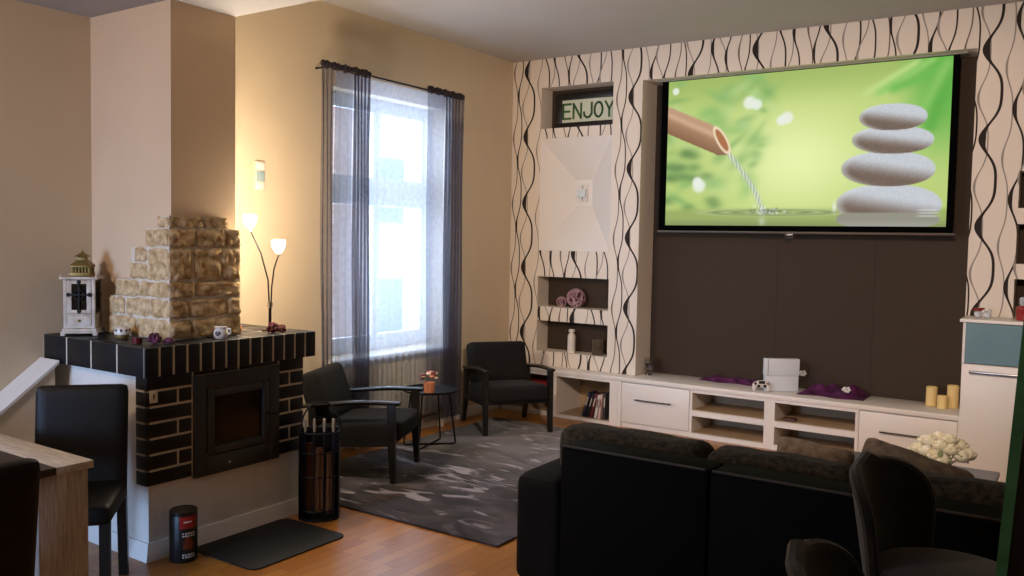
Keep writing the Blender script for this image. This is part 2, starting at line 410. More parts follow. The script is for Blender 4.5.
# inverted-pyramid niche
b = MB(); t = bmesh.new()
o4 = [(0.331, 0.001, 1.561), (1.099, 0.001, 1.561), (1.099, 0.001, 2.624), (0.331, 0.001, 2.624)]
i4 = [(0.582, 0.25, 1.995), (0.769, 0.25, 1.995), (0.769, 0.25, 2.246), (0.582, 0.25, 2.246)]
k4 = [(x, D - .002, z) for x, y, z in o4]
A, I, K = ([t.verts.new(p) for p in q] for q in (o4, i4, k4))
for i in range(4):
    j = (i + 1) % 4; t.faces.new((A[i], A[j], I[j], I[i])); t.faces.new((A[j], A[i], K[i], K[j]))
t.faces.new(I); t.faces.new(K[::-1]); bmesh.ops.recalc_face_normals(t, faces=t.faces); b._add(t)
struct(b.obj('trim_2', M_white, smooth=None))
# brown panelling at the back of the recess, with two upright seams
b = MB(); b.bb(1.392, 4.018, 0.30, D - .002, ZB + .002, 3.088); b.mi = 1
for x in (2.55, 3.33): b.bb(x - .003, x + .003, 0.2985, 0.302, ZB + .003, 3.087)
struct(b.obj('trim_3', [M_brown, M_seam]))
struct(MB().bb(0.001, 0.018, -3.44, -0.17, 0.001, 0.10, 0.004).obj('baseboard_left', M_whitep))

# sloping ledge running up to the mantel
b = MB(); b.prism([(-5.6, 0.165), (-4.60, 0.93), (-4.60, 0.0), (-5.6, 0.0)], lambda u, v, w: (w, u, v), 0.001, 0.178)
struct(b.obj('trim_4', M_wall))
b = MB(); b.prism([(-5.6, 0.185), (-4.585, 0.96), (-4.585, 0.942), (-5.6, 0.167)], lambda u, v, w: (w, u, v), 0.001, 0.195)
struct(b.obj('trim_5', M_whitep))

# windows of the long wall and of the unseen wall behind the camera
def window(name, y0, y1, z0, z1, zt):
    r = bpy.data.objects.new(name, None); COL.objects.link(r); r.location = (-0.2, (y0 + y1) / 2, z0); struct(r)
    f = MB(); x0, x1 = -0.24, -0.16; e = 0.06
    f.bb(x0, x1, y0 + .001, y0 + e, z0 + .001, z1 - .001, .006); f.bb(x0, x1, y1 - e, y1 - .001, z0 + .001, z1 - .001, .006)
    f.bb(x0, x1, y0 + e, y1 - e, z0 + .001, z0 + e + .02, .006); f.bb(x0, x1, y0 + e, y1 - e, z1 - e, z1 - .001, .006)
    f.obj('window_frame', M_upvc, r, True)
    t = MB(); t.bb(x0 + .004, x1 + .012, y0 + e, y1 - e, zt - .07, zt + .07, .008); t.obj('transom', M_upvc, r, True)
    ym = (y0 + y1) / 2
    for a, c in ((y0 + e, ym), (ym, y1 - e)):
        for p, q in ((z0 + e + .02, zt - .07), (zt + .07, z1 - e)):
            s = MB(); k = .045; u0, u1 = -0.225, -0.178
            s.bb(u0, u1, a + .002, a + k, p, q, .005); s.bb(u0, u1, c - k, c - .002, p, q, .005)
            s.bb(u0, u1, a + k, c - k, p, p + k, .005); s.bb(u0, u1, a + k, c - k, q - k, q, .005)
            so = s.obj('sash', M_upvc, r, True)
            MB().bb(-0.204, -0.2, a + k, c - k, p + k, q - k).obj('pane', MGL, so, True)
    return r
MGL = bpy.data.materials.new('window_glass'); MGL.use_nodes = True
_nt = MGL.node_tree; _nt.nodes.remove(_nt.nodes['Principled BSDF'])
_a = _nt.nodes.new('ShaderNodeBsdfTransparent'); _g = _nt.nodes.new('ShaderNodeBsdfGlossy'); _g.inputs['Roughness'].default_value = 0.02
_m = _nt.nodes.new('ShaderNodeMixShader'); _m.inputs[0].default_value = 0.06
_nt.links.new(_a.outputs[0], _m.inputs[1]); _nt.links.new(_g.outputs[0], _m.inputs[2]); _nt.links.new(_m.outputs[0], _nt.nodes['Material Output'].inputs[0])
window('window_1', WY0, WY1, WZ0, WZ1, 2.03)
r = window('window_2', -(VX1 - VX0) / 2, (VX1 - VX0) / 2, VZ0, VZ1, 1.9); r.location = ((VX0 + VX1) / 2, YF - .2, VZ0); r.rotation_euler = (0, 0, PI / 2)
struct(MB().bb(-0.15, 0.108, WY0 - .06, WY1 + .04, WZ0 - .035, WZ0 - .001, .008).obj('trim_6', M_whitep))

# house across the street, seen through the panes
M_fac = mat('facade_brick', 'b98a7c', 0.9, var=0.1, vscale=3)
_n = M_fac.node_tree; _N = NB(_n); _br = _N.new('ShaderNodeTexBrick'); _tc = _N.new('ShaderNodeTexCoord'); _mp = _N.new('ShaderNodeMapping')
_mp.inputs['Rotation'].default_value = (PI / 2, 0, PI / 2); _n.links.new(_tc.outputs['Object'], _mp.inputs[0])
_sx = _N.new('ShaderNodeSeparateXYZ'); _cx = _N.new('ShaderNodeCombineXYZ'); _n.links.new(_tc.outputs['Object'], _sx.inputs[0])
_n.links.new(_sx.outputs[1], _cx.inputs[0]); _n.links.new(_sx.outputs[2], _cx.inputs[1]); _n.links.new(_cx.outputs[0], _br.inputs[0])
_br.inputs['Scale'].default_value = 1; _br.inputs['Brick Width'].default_value = 0.5; _br.inputs['Row Height'].default_value = 0.16; _br.inputs['Mortar Size'].default_value = 0.012
_br.inputs['Color1'].default_value = (*hexc('cba598'), 1); _br.inputs['Color2'].default_value = (*hexc('dab9ad'), 1); _br.inputs['Mortar'].default_value = (*hexc('d6ccc6'), 1)
_n.links.new(_br.outputs[0], _n.nodes['Principled BSDF'].inputs['Base Color'])
hs = thing('house', 'pale brick house across the street behind the curtained window', 'house', (-9.0, 3.5, -3.0))
MB().bb(-10, -9, -4.0, 13, -3.0, 7.5).obj('wall', M_fac, hs, True)
M_pale = mat('facade_render', 'd5d8de', 0.9, var=0.03)
MB().bb(-9.02, -8.9, 9.3, 13, -2.98, 7.49).obj('rendered_bay', M_pale, hs, True)
M_pane = mat('facade_pane', '6b7a8c', 0.15, var=0.1)
for y in (1.6, 4.2, 7.6, 10.0):
    for z in (-0.9, 1.9, 4.7):
        f = MB(); f.bb(-8.9, -8.86, y, y + 1.0, z, z + 1.7, .01); fo = f.obj('window', M_upvc, hs, True)
        MB().bb(-8.858, -8.85, y + .1, y + .9, z + .1, z + 1.6).obj('pane', M_pane, fo, True)

# ================================================================== FIREPLACE
FX, FY0, FY1 = 0.885, -4.51, -3.50
fp = thing('fireplace', 'black tiled fireplace with white plaster base and broad black brick mantel', 'fireplace', (0.45, -4.0, 0))
b = MB()
b.bb(0.002, FX, FY0, FY1, 0.0, 0.375); b.bb(0.002, FX - .012, FY0 + .001, FY1 - .012, 0.375, 0.94)
b.obj('body', M_plast, fp, True, None)
b = MB()       # flared skirting
_pf = [(0.035, 0.0), (0.012, 0.085), (0.0, 0.085)]
def _sk(u, v):
    o_, z_ = _pf[int(round(v * 2))]; return [(0.01, FY0 - o_, z_), (FX + o_, FY0 - o_, z_), (FX + o_, FY1, z_)][int(round(u * 2))]
b.surf(_sk, 2, 2); bmesh.ops.reverse_faces(b.bm, faces=b.bm.faces)
b.obj('skirting', M_whitep, fp, True, None)
# facing bricks
b = MB(); tiles = MB(); rowh = (0.94 - 0.372) / 7; g = 0.011
b.bb(FX - .011, FX + .0075, FY0 + .002, FY1 - .002, 0.372, 0.939); b.bb(FX - .085, FX - .012, FY0 - .012, FY0 + .001, 0.372, 0.939); b.bb(FX - .05, FX, FY1 - .011, FY1 + .005, 0.375, 0.939)
SY0, SY1, SZ0, SZ1 = -4.255, -3.685, 0.362, 0.905
for r in range(7):
    z0 = 0.372 + r * rowh + g / 2; z1 = z0 + rowh - g
    odd = r % 2
    segs = [(FY0, SY0 - .004)] if not odd else [(FY0, FY0 + .165), (FY0 + .165, SY0 - .004)]
    segs += [(SY1 + .004, FY1)] if not odd else [(SY1 + .004, SY1 + .085), (SY1 + .085, FY1)]
    if r == 6: segs = [(FY0, SY0 - .002), (SY0 - .002, -3.965), (-3.965, SY1 + .002), (SY1 + .002, FY1)]
    for y0, y1 in segs:
        a = y0 - .014 if abs(y0 - FY0) < 1e-6 else y0 + g / 2
        c = y1 + .006 if abs(y1 - FY1) < 1e-6 else y1 - g / 2
        zz0 = z0
        if r == 6 and y0 > FY0 + .1 and y1 < FY1 - .05: zz0 = SZ1 + .004
        x0 = FX - .085 if (y0 == FY0 or y1 == FY1) else FX - .004
        tiles.bb(FX - .004, FX + .009, a, c, zz0, z1, .003)
        if y0 == FY0: tiles.bb(FX - .085, FX + .0085, FY0 - .0145, FY0 - .002, zz0, z1, .003)
        if y1 == FY1: tiles.bb(FX - .05, FX + .0085, FY1 - .002, FY1 + .0065, zz0, z1, .003)
b.obj('brick_mortar', M_mort, fp, True)
tiles.obj('brick_facing', M_tile, fp, True)
# mantel: core of mortar, soldier course in front, long tiles at the side and on top
MX, MY0, MY1, MZ0, MZ1 = 0.955, -4.57, -3.455, 0.94, 1.088
MB().bb(0.004, MX - .0015, MY0 + .0015, MY1 - .0015, MZ0 + .001, MZ1 - .0015).obj('mantel_core', M_mort, fp, True)
b = MB(); n = 14; stp = (MY1 - MY0) / n
for k in range(n): b.bb(MX - .012, MX, MY0 + k * stp + (0 if k == 0 else g / 2), MY0 + (k + 1) * stp - (0 if k == n - 1 else g / 2), MZ0, MZ1 - .001, .003)
n = 4; stx = (MX - .012) / n
for k in range(n):
    x0, x1 = .003 + k * stx + g / 2, .003 + (k + 1) * stx - g / 2
    b.bb(x0, x1, MY0, MY0 + .012, MZ0, MZ1 - .001, .003); b.bb(x0, x1, MY1 - .012, MY1, MZ0, MZ1 - .001, .003)
for i in range(4):
    for j in range(5):
        b.bb(.004 + i * (MX - .004) / 4 + g / 2, .004 + (i + 1) * (MX - .004) / 4 - g / 2, MY0 + j * (MY1 - MY0) / 5 + g / 2, MY0 + (j + 1) * (MY1 - MY0) / 5 - g / 2, MZ1 - .01, MZ1, .002)
b.obj('mantel', M_tile, fp, True)
# stove insert
st = MB(); X = FX + .006
y0, y1, z0, z1 = SY0, SY1, SZ0, SZ1; a = .075
st.bb(X - .01, X + .016, y0, y0 + a, z0, z1, .004); st.bb(X - .01, X + .016, y1 - a, y1, z0, z1, .004)
st.bb(X - .01, X + .016, y0 + a, y1 - a, z0, z0 + a + .03, .004); st.bb(X - .01, X + .016, y0 + a, y1 - a, z1 - a, z1, .004)
so = st.obj('stove_frame', M_iron, fp, True)
dz0, dz1, dy0, dy1 = z0 + a + .035, z1 - a - .005, y0 + a + .005, y1 - a - .005; k = .042
d = MB(); X2 = X + .022
d.bb(X - .005, X2, dy0, dy0 + k, dz0, dz1, .005); d.bb(X - .005, X2, dy1 - k, dy1, dz0, dz1, .005)
d.bb(X - .005, X2, dy0 + k, dy1 - k, dz0, dz0 + k, .005); d.bb(X - .005, X2, dy0 + k, dy1 - k, dz1 - k, dz1, .005)
do = d.obj('stove_door', M_iron, fp, True)
MB().bb(X - .004, X + .002, dy0 + k, dy1 - k, dz0 + k, dz1 - k).obj('glass', mat('stove_glass', '0a0807', 0.08, var=0.1), do, True)
MB().tube([(X2, dy1 - .02, 0.64), (X2 + .02, dy1 - .02, 0.64), (X2 + .025, dy1 + .05, 0.632)], .006).obj('handle', M_bmetal, do, True)
MB().tube([(X + .016, -4.04, SZ0 + .05), (X + .026, -4.04, SZ0 + .05)], .008).obj('air_knob', M_chrome, so, True)
h = MB(); h.lathe([(0, 0), (.018, 0), (.018, .004), (0, .004)], n=20)
bmesh.ops.transform(h.bm, matrix=RY(PI / 2), verts=h.bm.verts)
tp = MB(); tp.box((FX + .0115, -4.487, .83), (.004, .045, .062), .006); tp.mi = 1; tp.box((FX + .0145, -4.487, .832), (.003, .007, .026), .001)
tp.obj('switch_plate', [M_whitep, M_dark], fp, True, label='small white plate on the black bricks')
h.bm.free()

# chimney above, built as part of the room
struct(MB().bb(0.001, 0.752, -4.285, -3.876, MZ1 + .001, HS - .001).obj('trim_7', mat('chimney_plaster', 'cdb294', 0.85, var=0.03, vscale=3, bump=0.12, bscale=160, spec=0.2)))
# stone cladding rising in steps around the chimney foot
sc = thing('stone_cladding', 'stepped rough sandstone cladding around the foot of the chimney', 'stonework', (0.4, -4.1, MZ1 + .002))
st, mo = MB(), MB()
CX, CY = 0.754, -4.287
courses = [(1.090, 1.200, 0.23), (1.200, 1.305, 0.235), (1.305, 1.400, 0.30), (1.400, 1.575, 0.44), (1.575, 1.680, 0.58), (1.680, 1.745, 0.69)]
ft = {0: [-4.33, -4.19, -4.03, -3.868], 1: [-4.33, -4.21, -3.96, -3.868], 2: [-4.33, -4.17, -3.868], 3: [-4.33, -4.18, -4.0, -3.868], 4: [-4.33, -4.16, -3.97, -3.868], 5: [-4.33, -4.11, -3.955]}
lf = {0: [.23, .50, .79], 1: [.235, .40, .62, .79], 2: [.30, .52, .79], 3: [.44, .60, .79], 4: [.58, .79], 5: [.69, .79]}
sd = 0
for i, (z0, z1, xs) in enumerate(courses):
    yr = ft[i][-1]
    mo.bb(CX, CX + .036, CY - .036, yr - .004, z0 + .0005, z1); mo.bb(xs + .008, CX + .02, CY - .035, CY, z0 + .0005, z1)
    for a, c in zip(ft[i], ft[i][1:]):
        sd += 1; st.rock(CX + .006, CX + .044, a + .009, c - .009, z0 + .010, z1 - .008, .011, sd)
    for a, c in zip(lf[i], lf[i][1:]):
        sd += 1
        if i == 3 and a < .5:
            st.rock(a, c - .012, CY - .044, CY - .006, z0 + .010, z0 + .086, .011, sd); sd += 1
            st.rock(a + .05, c - .012, CY - .044, CY - .006, z0 + .102, z1 - .008, .011, sd)
        else: st.rock(a + .009, c - .009, CY - .044, CY - .006, z0 + .010, z1 - .008, .011, sd)
st.obj('stones', M_stone, sc, True, 50); mo.obj('mortar', M_smort, sc, True)

# ------------------------------------------------------------------ things on the mantel
Z = MZ1 + .001
r = thing('lantern', 'white wooden lantern with gold roof and black cross fittings on mantel corner', 'lantern', (0.17, -4.437, Z), math.radians(47))
M_lw = mat('distressed_white_wood', 'd2c8bc', 0.7, h2='a4937e', vscale=12, bump=0.15, bscale=60)
b = MB(); W = .098
b.box((0, 0, .020), (.225, .225, .012), .003)
for sx in (-1, 1):
    for sy in (-1, 1): b.box((sx * .098, sy * .098, .010), (.03, .03, .020), .004)
b.box((0, 0, .034), (.212, .212, .018), .004)
b.obj('base', M_lw, r)
b = MB()
for sx in (-1, 1):
    for sy in (-1, 1): b.box((sx * .086, sy * .086, .195), (.022, .022, .305), .003)
b.box((0, 0, .055), (.19, .19, .02), .002); b.box((0, 0, .128), (.19, .19, .010), .002)
b.box((0, .092, .09), (.15, .008, .07)); b.box((-.092, 0, .09), (.008, .15, .07)); b.box((.092, 0, .09), (.008, .15, .07))
b.obj('frame', M_lw, r)
dr = MB().box((0, -.094, .092), (.148, .012, .060), .003).obj('drawer', M_lw, r)
MB().sph((0, -.104, .092), .008).obj('knob', M_brass, dr)
do = MB(); 
for sx in (-1, 1): do.box((sx * .060, -.094, .238), (.028, .014, .205), .003)
do.box((0, -.094, .147), (.094, .014, .022), .003); do.box((0, -.094, .329), (.094, .014, .022), .003)
dd = do.obj('door', M_lw, r)
MB().box((0, -.092, .238), (.094, .003, .162)).obj('pane', mat('dark_lantern_glass', '1d1815', 0.12, var=0.1), dd)
cr = MB(); cr.box((0, -.104, .238), (.012, .008, .175), .003); cr.box((0, -.104, .252), (.135, .008, .012), .003)
for x, z in ((0, .33), (0, .15), (-.065, .252), (.065, .252)): cr.sph((x, -.104, z), .013, (1, .5, 1))
cr.tube([(.03 * math.cos(q * PI / 8), -.104, .252 + .03 * math.sin(q * PI / 8)) for q in range(16)], .004, closed=True)
cr.obj('cross_fitting', M_dark, dd)
sd_ = MB()
for sx in (-1, 1): sd_.box((sx * .092, 0, .238), (.003, .15, .20))
sd_.obj('side_panes', MATS['dark_lantern_glass'], r)
cl = MB(); cl.box((.099, 0, .252), (.006, .12, .010), .002); cl.box((.099, 0, .24), (.006, .010, .16), .002); cl.obj('side_fitting', M_dark, r)
b = MB(); b.box((0, 0, .354), (.235, .235, .016), .004)
for sx in (-1, 1):
    for sy in (-1, 1): b.lathe([(0, 0), (.008, 0), (.004, .014), (0, .022)], (sx * .108, sy * .108, .362), 8)
b.obj('cornice', M_lw, r)
b = MB(); b.box((0, 0, .374), (.125, .125, .022), .003)
for k in range(6):
    for s2 in (-1, 1): b.box((-.05 + k * .02, s2 * .056, .40), (.008, .008, .038)); b.box((s2 * .056, -.05 + k * .02, .40), (.008, .008, .038))
b.box((0, 0, .40), (.09, .09, .04)); b.box((0, 0, .424), (.13, .13, .012), .003)
t_ = bmesh.new(); vs = [t_.verts.new((x * .066, y * .066, .43)) for x, y in ((-1, -1), (1, -1), (1, 1), (-1, 1))]; us = [t_.verts.new((x * .032, y * .032, .462)) for x, y in ((-1, -1), (1, -1), (1, 1), (-1, 1))]
for i in range(4): t_.faces.new((vs[i], vs[(i + 1) % 4], us[(i + 1) % 4], us[i]))
t_.faces.new(us); t_.faces.new(vs[::-1]); b._add(t_)
b.box((0, 0, .472), (.054, .054, .022), .002)
t_ = bmesh.new(); vs = [t_.verts.new((x * .046, y * .046, .484)) for x, y in ((-1, -1), (1, -1), (1, 1), (-1, 1))]; q_ = t_.verts.new((0, 0, .515))
for i in range(4): t_.faces.new((vs[i], vs[(i + 1) % 4], q_))
t_.faces.new(vs[::-1]); b._add(t_)
b.sph((0, 0, .515), .008)
b.obj('roof', M_brass, r)
r.scale = (.82, .82, .885)

M_cer = mat('white_ceramic', 'd8cfc4', 0.35, var=0.02)
r = thing('tealight_holder', 'small round white tealight holder with pierced dome on gold base', 'candle holder', (0.50, -4.41, Z))
MB().lathe([(0, 0), (.030, 0), (.036, .012), (.036, .022), (0, .022)]).obj('base', M_brass, r)
b = MB(); b.lathe([(.0, .0225), (.037, .0225), (.040, .036), (.036, .052), (.022, .064), (0, .067)])
b.mi = 1
for k in range(9): a = k * 2 * PI / 9; b.sph((.0385 * math.cos(a), .0385 * math.sin(a), .045), .005, (1, 1, 1.5), u=8, v=6)
b.obj('dome', [M_cer, M_dark], r)
def flower(name, loc, rad, mt, label, cat, n=40, group=None):
    b = MB(); random.seed(int(rad * 1e5) + int(loc[0] * 100))
    b.sph((0, 0, rad), rad * .8, u=12, v=8)
    for k in range(n):
        a = random.uniform(0, 2 * PI); e = math.asin(random.uniform(-.6, 1))
        d = Vector((math.cos(a) * math.cos(e), math.sin(a) * math.cos(e), math.sin(e)))
        b.sph(d * rad * .78 + Vector((0, 0, rad)), rad * .34, (1, .55, .9), d.to_track_quat('X', 'Z').to_matrix().to_4x4(), 8, 6)
    lo = min(v.co.z for v in b.bm.verts); bmesh.ops.translate(b.bm, vec=(0, 0, -lo), verts=b.bm.verts)
    o = b.obj(name, mt); o.location = loc; return tag(o, label, cat, group)
M_plum = mat('plum_petals', '6a2c45', 0.8, h2='3a1424', vscale=30, bump=0.4, bscale=90)
flower('dried_flower_ball', (0.835, -4.44, Z), .032, M_plum, 'plum dried flower ball at mantel front below the stone corner', 'decoration')
r = thing('candle_cup', 'small dark red candle cup left of the plum flower ball', 'candle', (0.74, -4.475, Z))
MB().lathe([(0, 0), (.024, 0), (.026, .03), (.022, .03), (.02, .022), (0, .022)]).obj('cup', mat('dark_red_glass', '581a1c', 0.2, var=0.1), r)
MB().lathe([(0, .0225), (.0195, .0225), (.019, .026), (0, .026)]).obj('wax', mat('red_wax', '8a3230', 0.5, var=0.05), r)
b = MB(); b.sph((0, 0, .017), .020, (1.4, .9, .8)); b.sph((.018, .01, .013), .012); b.sph((-.018, -.008, .012), .011)
for k in range(5): b.tube([(0, 0, .02), (.02 * math.cos(k * 1.3), .02 * math.sin(k * 1.3), .012), (.032 * math.cos(k * 1.3), .032 * math.sin(k * 1.3), .004)], [.003, .003, .002], 6)
o = b.obj('dried_petals', M_plum); o.location = (0.875, -4.385, Z); tag(o, 'scattered plum petals right of the dried flower ball', 'decoration')
r = thing('ceramic_jug', 'white ceramic jug with dark heart mark before the stone cladding', 'jug', (0.885, -4.075, Z), .5)
MB().lathe([(0, 0), (.026, 0), (.036, .012), (.040, .030), (.034, .048), (.028, .056), (.034, .066), (.029, .066), (.024, .056), (.03, .04), (0, .02)]).obj('body', M_cer, r)
MB().tube([(.030, .0, .058), (.052, 0, .055), (.056, 0, .036), (.038, 0, .022)], .005).obj('handle', M_cer, r)
hm = MB(); hm.sph((.006, -.0385, .034), .009, (1, .25, 1.2)); hm.sph((-.006, -.0385, .034), .009, (1, .25, 1.2)); hm.sph((0, -.039, .026), .008, (1, .25, 1.1)); hm.obj('heart_mark', mat('dark_glaze', '3b2b28', 0.4, var=0.05), r)
o = MB().lathe([(0, 0), (.02, 0), (.027, .02), (.024, .034), (.012, .05), (.004, .066), (0, .068)]).obj('salt_candle', mat('pink_salt', 'd9845f', 0.6, var=0.12, vscale=20, bump=0.3, bscale=60)); o.location = (0.70, -3.82, Z); tag(o, 'pink pointed stone candle just right of the stone cladding', 'candle')
# two-armed lamp
LX, LY = 0.738, -3.615
r = thing('table_lamp', 'two-armed metal table lamp with glowing flower shades on mantel', 'lamp', (LX, LY, Z))
MB().lathe([(0, 0), (.05, 0), (.048, .008), (.012, .012), (0, .012)]).obj('base', M_dsteel, r)
MB().tube([(0, 0, .012), (0, 0, .135)], .009).obj('stem', M_bmetal, r)
MB().lathe([(0, .135), (.016, .135), (.016, .168), (0, .168)]).obj('collar', M_chrome, r)
M_glow = mat('glowing_shade', 'fff0d8', 0.4, emit='ffdda8', estr=30.0, var=0.01)
def arm(pts, tip):
    MB().tube(pts, [.0045] * (len(pts) - 1) + [.0035], 8).obj('arm', M_bmetal, r)
    so = MB(); so.lathe([(0, 0), (.009, 0), (.011, .014), (0, .014)], (tip[0], tip[1], tip[2] - .008), 12); so.obj('socket', M_chrome, r)
    sh = MB(); sh.lathe([(.0, .008), (.012, .008), (.026, .026), (.037, .052), (.039, .080), (.034, .090), (0, .076)], tip, 20, fn=lambda a, z: 1 + .07 * math.cos(5 * a)); sh.obj('lamp_shade', M_glow, r, label='glowing white flower-shaped shade')
dv = Vector((0.78, 0.60, 0))           # spread across the view
A1 = [Vector((0, 0, .15)) + dv * (-.004), Vector((0, 0, .30)) - dv * .012, Vector((0, 0, .46)) - dv * .055, Vector((0, 0, .595)) - dv * .12]
A2 = [Vector((0, 0, .15)) + dv * (.006), Vector((0, 0, .26)) + dv * .010, Vector((0, 0, .37)) + dv * .024, Vector((0, 0, .45)) + dv * .05]
arm(A1, A1[-1]); arm(A2, A2[-1])
for A_ in (A1, A2): point('lamp_bulb', Vector((LX, LY, Z + .12)) + A_[-1], 44, (1.0, 0.85, 0.66), .09)
flower('dried_flower_ball', (0.865, -3.70, Z), .035, M_redberry, 'larger dark red dried ball at the foot of the two-armed lamp', 'decoration', group='dried red balls by the lamp')
flower('dried_flower_ball', (0.87, -3.638, Z), .025, M_redberry, 'smaller dark red dried ball right of the larger one by the lamp', 'decoration', group='dried red balls by the lamp')
# wall fitting
r = thing('wall_control', 'small upright white wall control with grey display left of the curtains', 'wall control', (0.001, -3.09, 1.96))
MB().box((.008, 0, .10), (.014, .085, .205), .006).obj('housing', mat('wall_control_beige', 'd8c9ae', 0.4, var=0.02), r)
MB().box((.017, 0, .098), (.006, .07, .072), .002).obj('display', mat('blue_grey_display', '8fa3a6', 0.15, var=0.05), r)
MB().box((.017, 0, .168), (.006, .066, .05), .004).obj('upper_button', M_whitep, r); MB().box((.017, 0, .032), (.006, .066, .045), .004).obj('lower_button', M_whitep, r)

# ================================================================== floor things by the fireplace
poly = []
for cx, cy, a0 in ((.20, .27, 0), (-.20, .27, 90), (-.20, -.27, 180), (.20, -.27, 270)):
    for k in range(6): a = math.radians(a0 + k * 18); poly.append((cx + .05 * math.cos(a), cy + .05 * math.sin(a)))
b = MB(); b.prism(poly, lambda u, v, w_: (u, v, w_), .001, .008)
o = b.obj('hearth_mat', mat('black_mat', '0d0d0e', 0.75, var=0.15, vscale=60, bump=0.2, bscale=200)); o.location = (1.185, -3.98, 0); tag(o, 'black rounded hearth mat on the parquet before the stove', 'mat')
r = thing('firelighter_canister', 'black cylindrical canister with red print by the fireplace corner', 'canister', (1.015, -4.40, .001), 0)
MB().lathe([(0, 0), (.066, 0), (.068, .004), (.068, .236), (.066, .24), (0, .24)], n=32).obj('body', mat('black_card', '131214', 0.4, var=0.05), r)
MB().lathe([(0, .241), (.068, .241), (.068, .256), (.064, .260), (.060, .256), (0, .256)], n=32).obj('lid', M_black, r)
def wrap(b, a0, a1, z0, z1, rad=.0688, n=8):
    b.surf(lambda u, v: (rad * math.cos(a0 + (a1 - a0) * u), rad * math.sin(a0 + (a1 - a0) * u), z0 + (z1 - z0) * v), n, 1)
AC = math.radians(-20)
b = MB(); wrap(b, AC - .55, AC + .75, .175, .236); b.obj('red_print', mat('red_ink', 'a3261c', 0.45, h2='7a120f', vscale=30), r)
b = MB()
for k, z in enumerate((.150, .137, .042, .030)):
    if k == 2: b.obj('white_print', mat('white_ink', 'c9c5bf', 0.5, var=0.02), r); b = MB()
    for q in range(5): wrap(b, AC - .35 + q * .19, AC - .35 + q * .19 + (.15 if (q + k) % 3 else .11), z - .004, z + .004, .0689, 2)
b.obj('white_print', MATS['white_ink'], r); b = MB(); wrap(b, AC - .25, AC + .35, .205, .212, .0692, 4); b.obj('white_print', MATS['white_ink'], r)
b = MB()
for k in range(7): b.surf(lambda u, v, k=k: ((.0688) * math.cos(AC - .3 + k * .11 + .05 * math.sin(3 * v) + .05 * u), .0688 * math.sin(AC - .3 + k * .11 + .05 * math.sin(3 * v) + .05 * u), .07 + v * (.03 + .035 * math.sin(PI * (k + .5) / 7))), 1, 6)
b.obj('flame_print', mat('orange_ink', 'b5502c', 0.5, h2='7a2a18', vscale=40), r)
# fire-tool basket
BR = thing('log_basket', 'tall black metal log basket with arched handle at the fireplace corner', 'log basket', (1.06, -3.515, .001), math.radians(42))
b = MB(); dpoly = [(-.115, .07)] + [(.115 * math.cos(a), -.03 + .085 * math.sin(a)) for a in [PI + PI * k / 12 for k in range(13)]] + [(.115, .07)]
b.prism(dpoly, lambda u, v, w_: (u, v, w_), 0, .012); b.obj('base', M_bmetal, BR)
MB().bb(-.115, .115, .066, .072, .012, .52).obj('back_panel', M_bmetal, BR)
b = MB()
for x in (-.112, .112): b.box((x, .0, .266), (.006, .14, .508)); 
b.obj('side_panels', M_bmetal, BR)
b = MB()
for z in (.06, .26, .40, .515): b.tube([(-.112, -.05, z)] + [(.112 * math.cos(a), -.04 + .075 * math.sin(a), z) for a in [PI + PI * k / 10 for k in range(1, 10)]] + [(.112, -.05, z)], .004, 6)
for a in [PI + PI * k / 5 for k in range(1, 5)]: b.tube([(.112 * math.cos(a), -.04 + .075 * math.sin(a), .012), (.112 * math.cos(a), -.04 + .075 * math.sin(a), .515)], .003, 6)
b.obj('bars', M_bmetal, BR)
MB().tube([(.112 * math.cos(a), .069, .52 + .15 * math.sin(a)) for a in [PI * k / 16 for k in range(17)]], .005).obj('handle', M_bmetal, BR)
cs, sn = math.cos(math.radians(42)), math.sin(math.radians(42))
def bpos(x, y, z=0): return (1.06 + cs * x - sn * y, -3.515 + sn * x + cs * y, .0135 + z)
M_log = mat('split_log', '83562f', 0.85, h2='4a2d15', vscale=8, stretch=(10, 10, 1), bump=0.4, bscale=40)
lg = ['split log standing in the basket, left one', 'split log standing in the basket, middle one', 'split log standing in the basket, right one']
for k, x in enumerate((-.062, .0, .062)):
    b = MB(); b.lathe([(0, 0), (.027, 0), (.028, .15), (.026, .42 - .03 * k), (0, .42 - .03 * k)], n=9, fn=lambda a, z: 1 + .12 * math.sin(3 * a + 7 * z + k)); o = b.obj('log', M_log, smooth=30); o.location = bpos(x, .028); tag(o, lg[k], 'log', 'logs in the basket')
tl = ['leftmost', 'second from left', 'third from left', 'rightmost']
for k, x in enumerate((-.080, -.028, .028, .080)):
    t = thing('fire_tool', 'fire iron with pale upright handle in the basket, %s of four' % tl[k], 'fire tool', bpos(x, -.035), 0, 'fire irons in the basket')
    b = MB(); b.tube([(0, 0, .03), (0, 0, .50)], .004, 6); b.box((0, 0, .018), (.030, .008, .036), .003); b.obj('rod', M_bmetal, t)
    MB().lathe([(0, .50), (.007, .50), (.009, .53), (.008, .575), (0, .58)], n=10).obj('handle', mat('pale_brass_handle', 'b3a284', 0.4, 0.6, var=0.05), t)

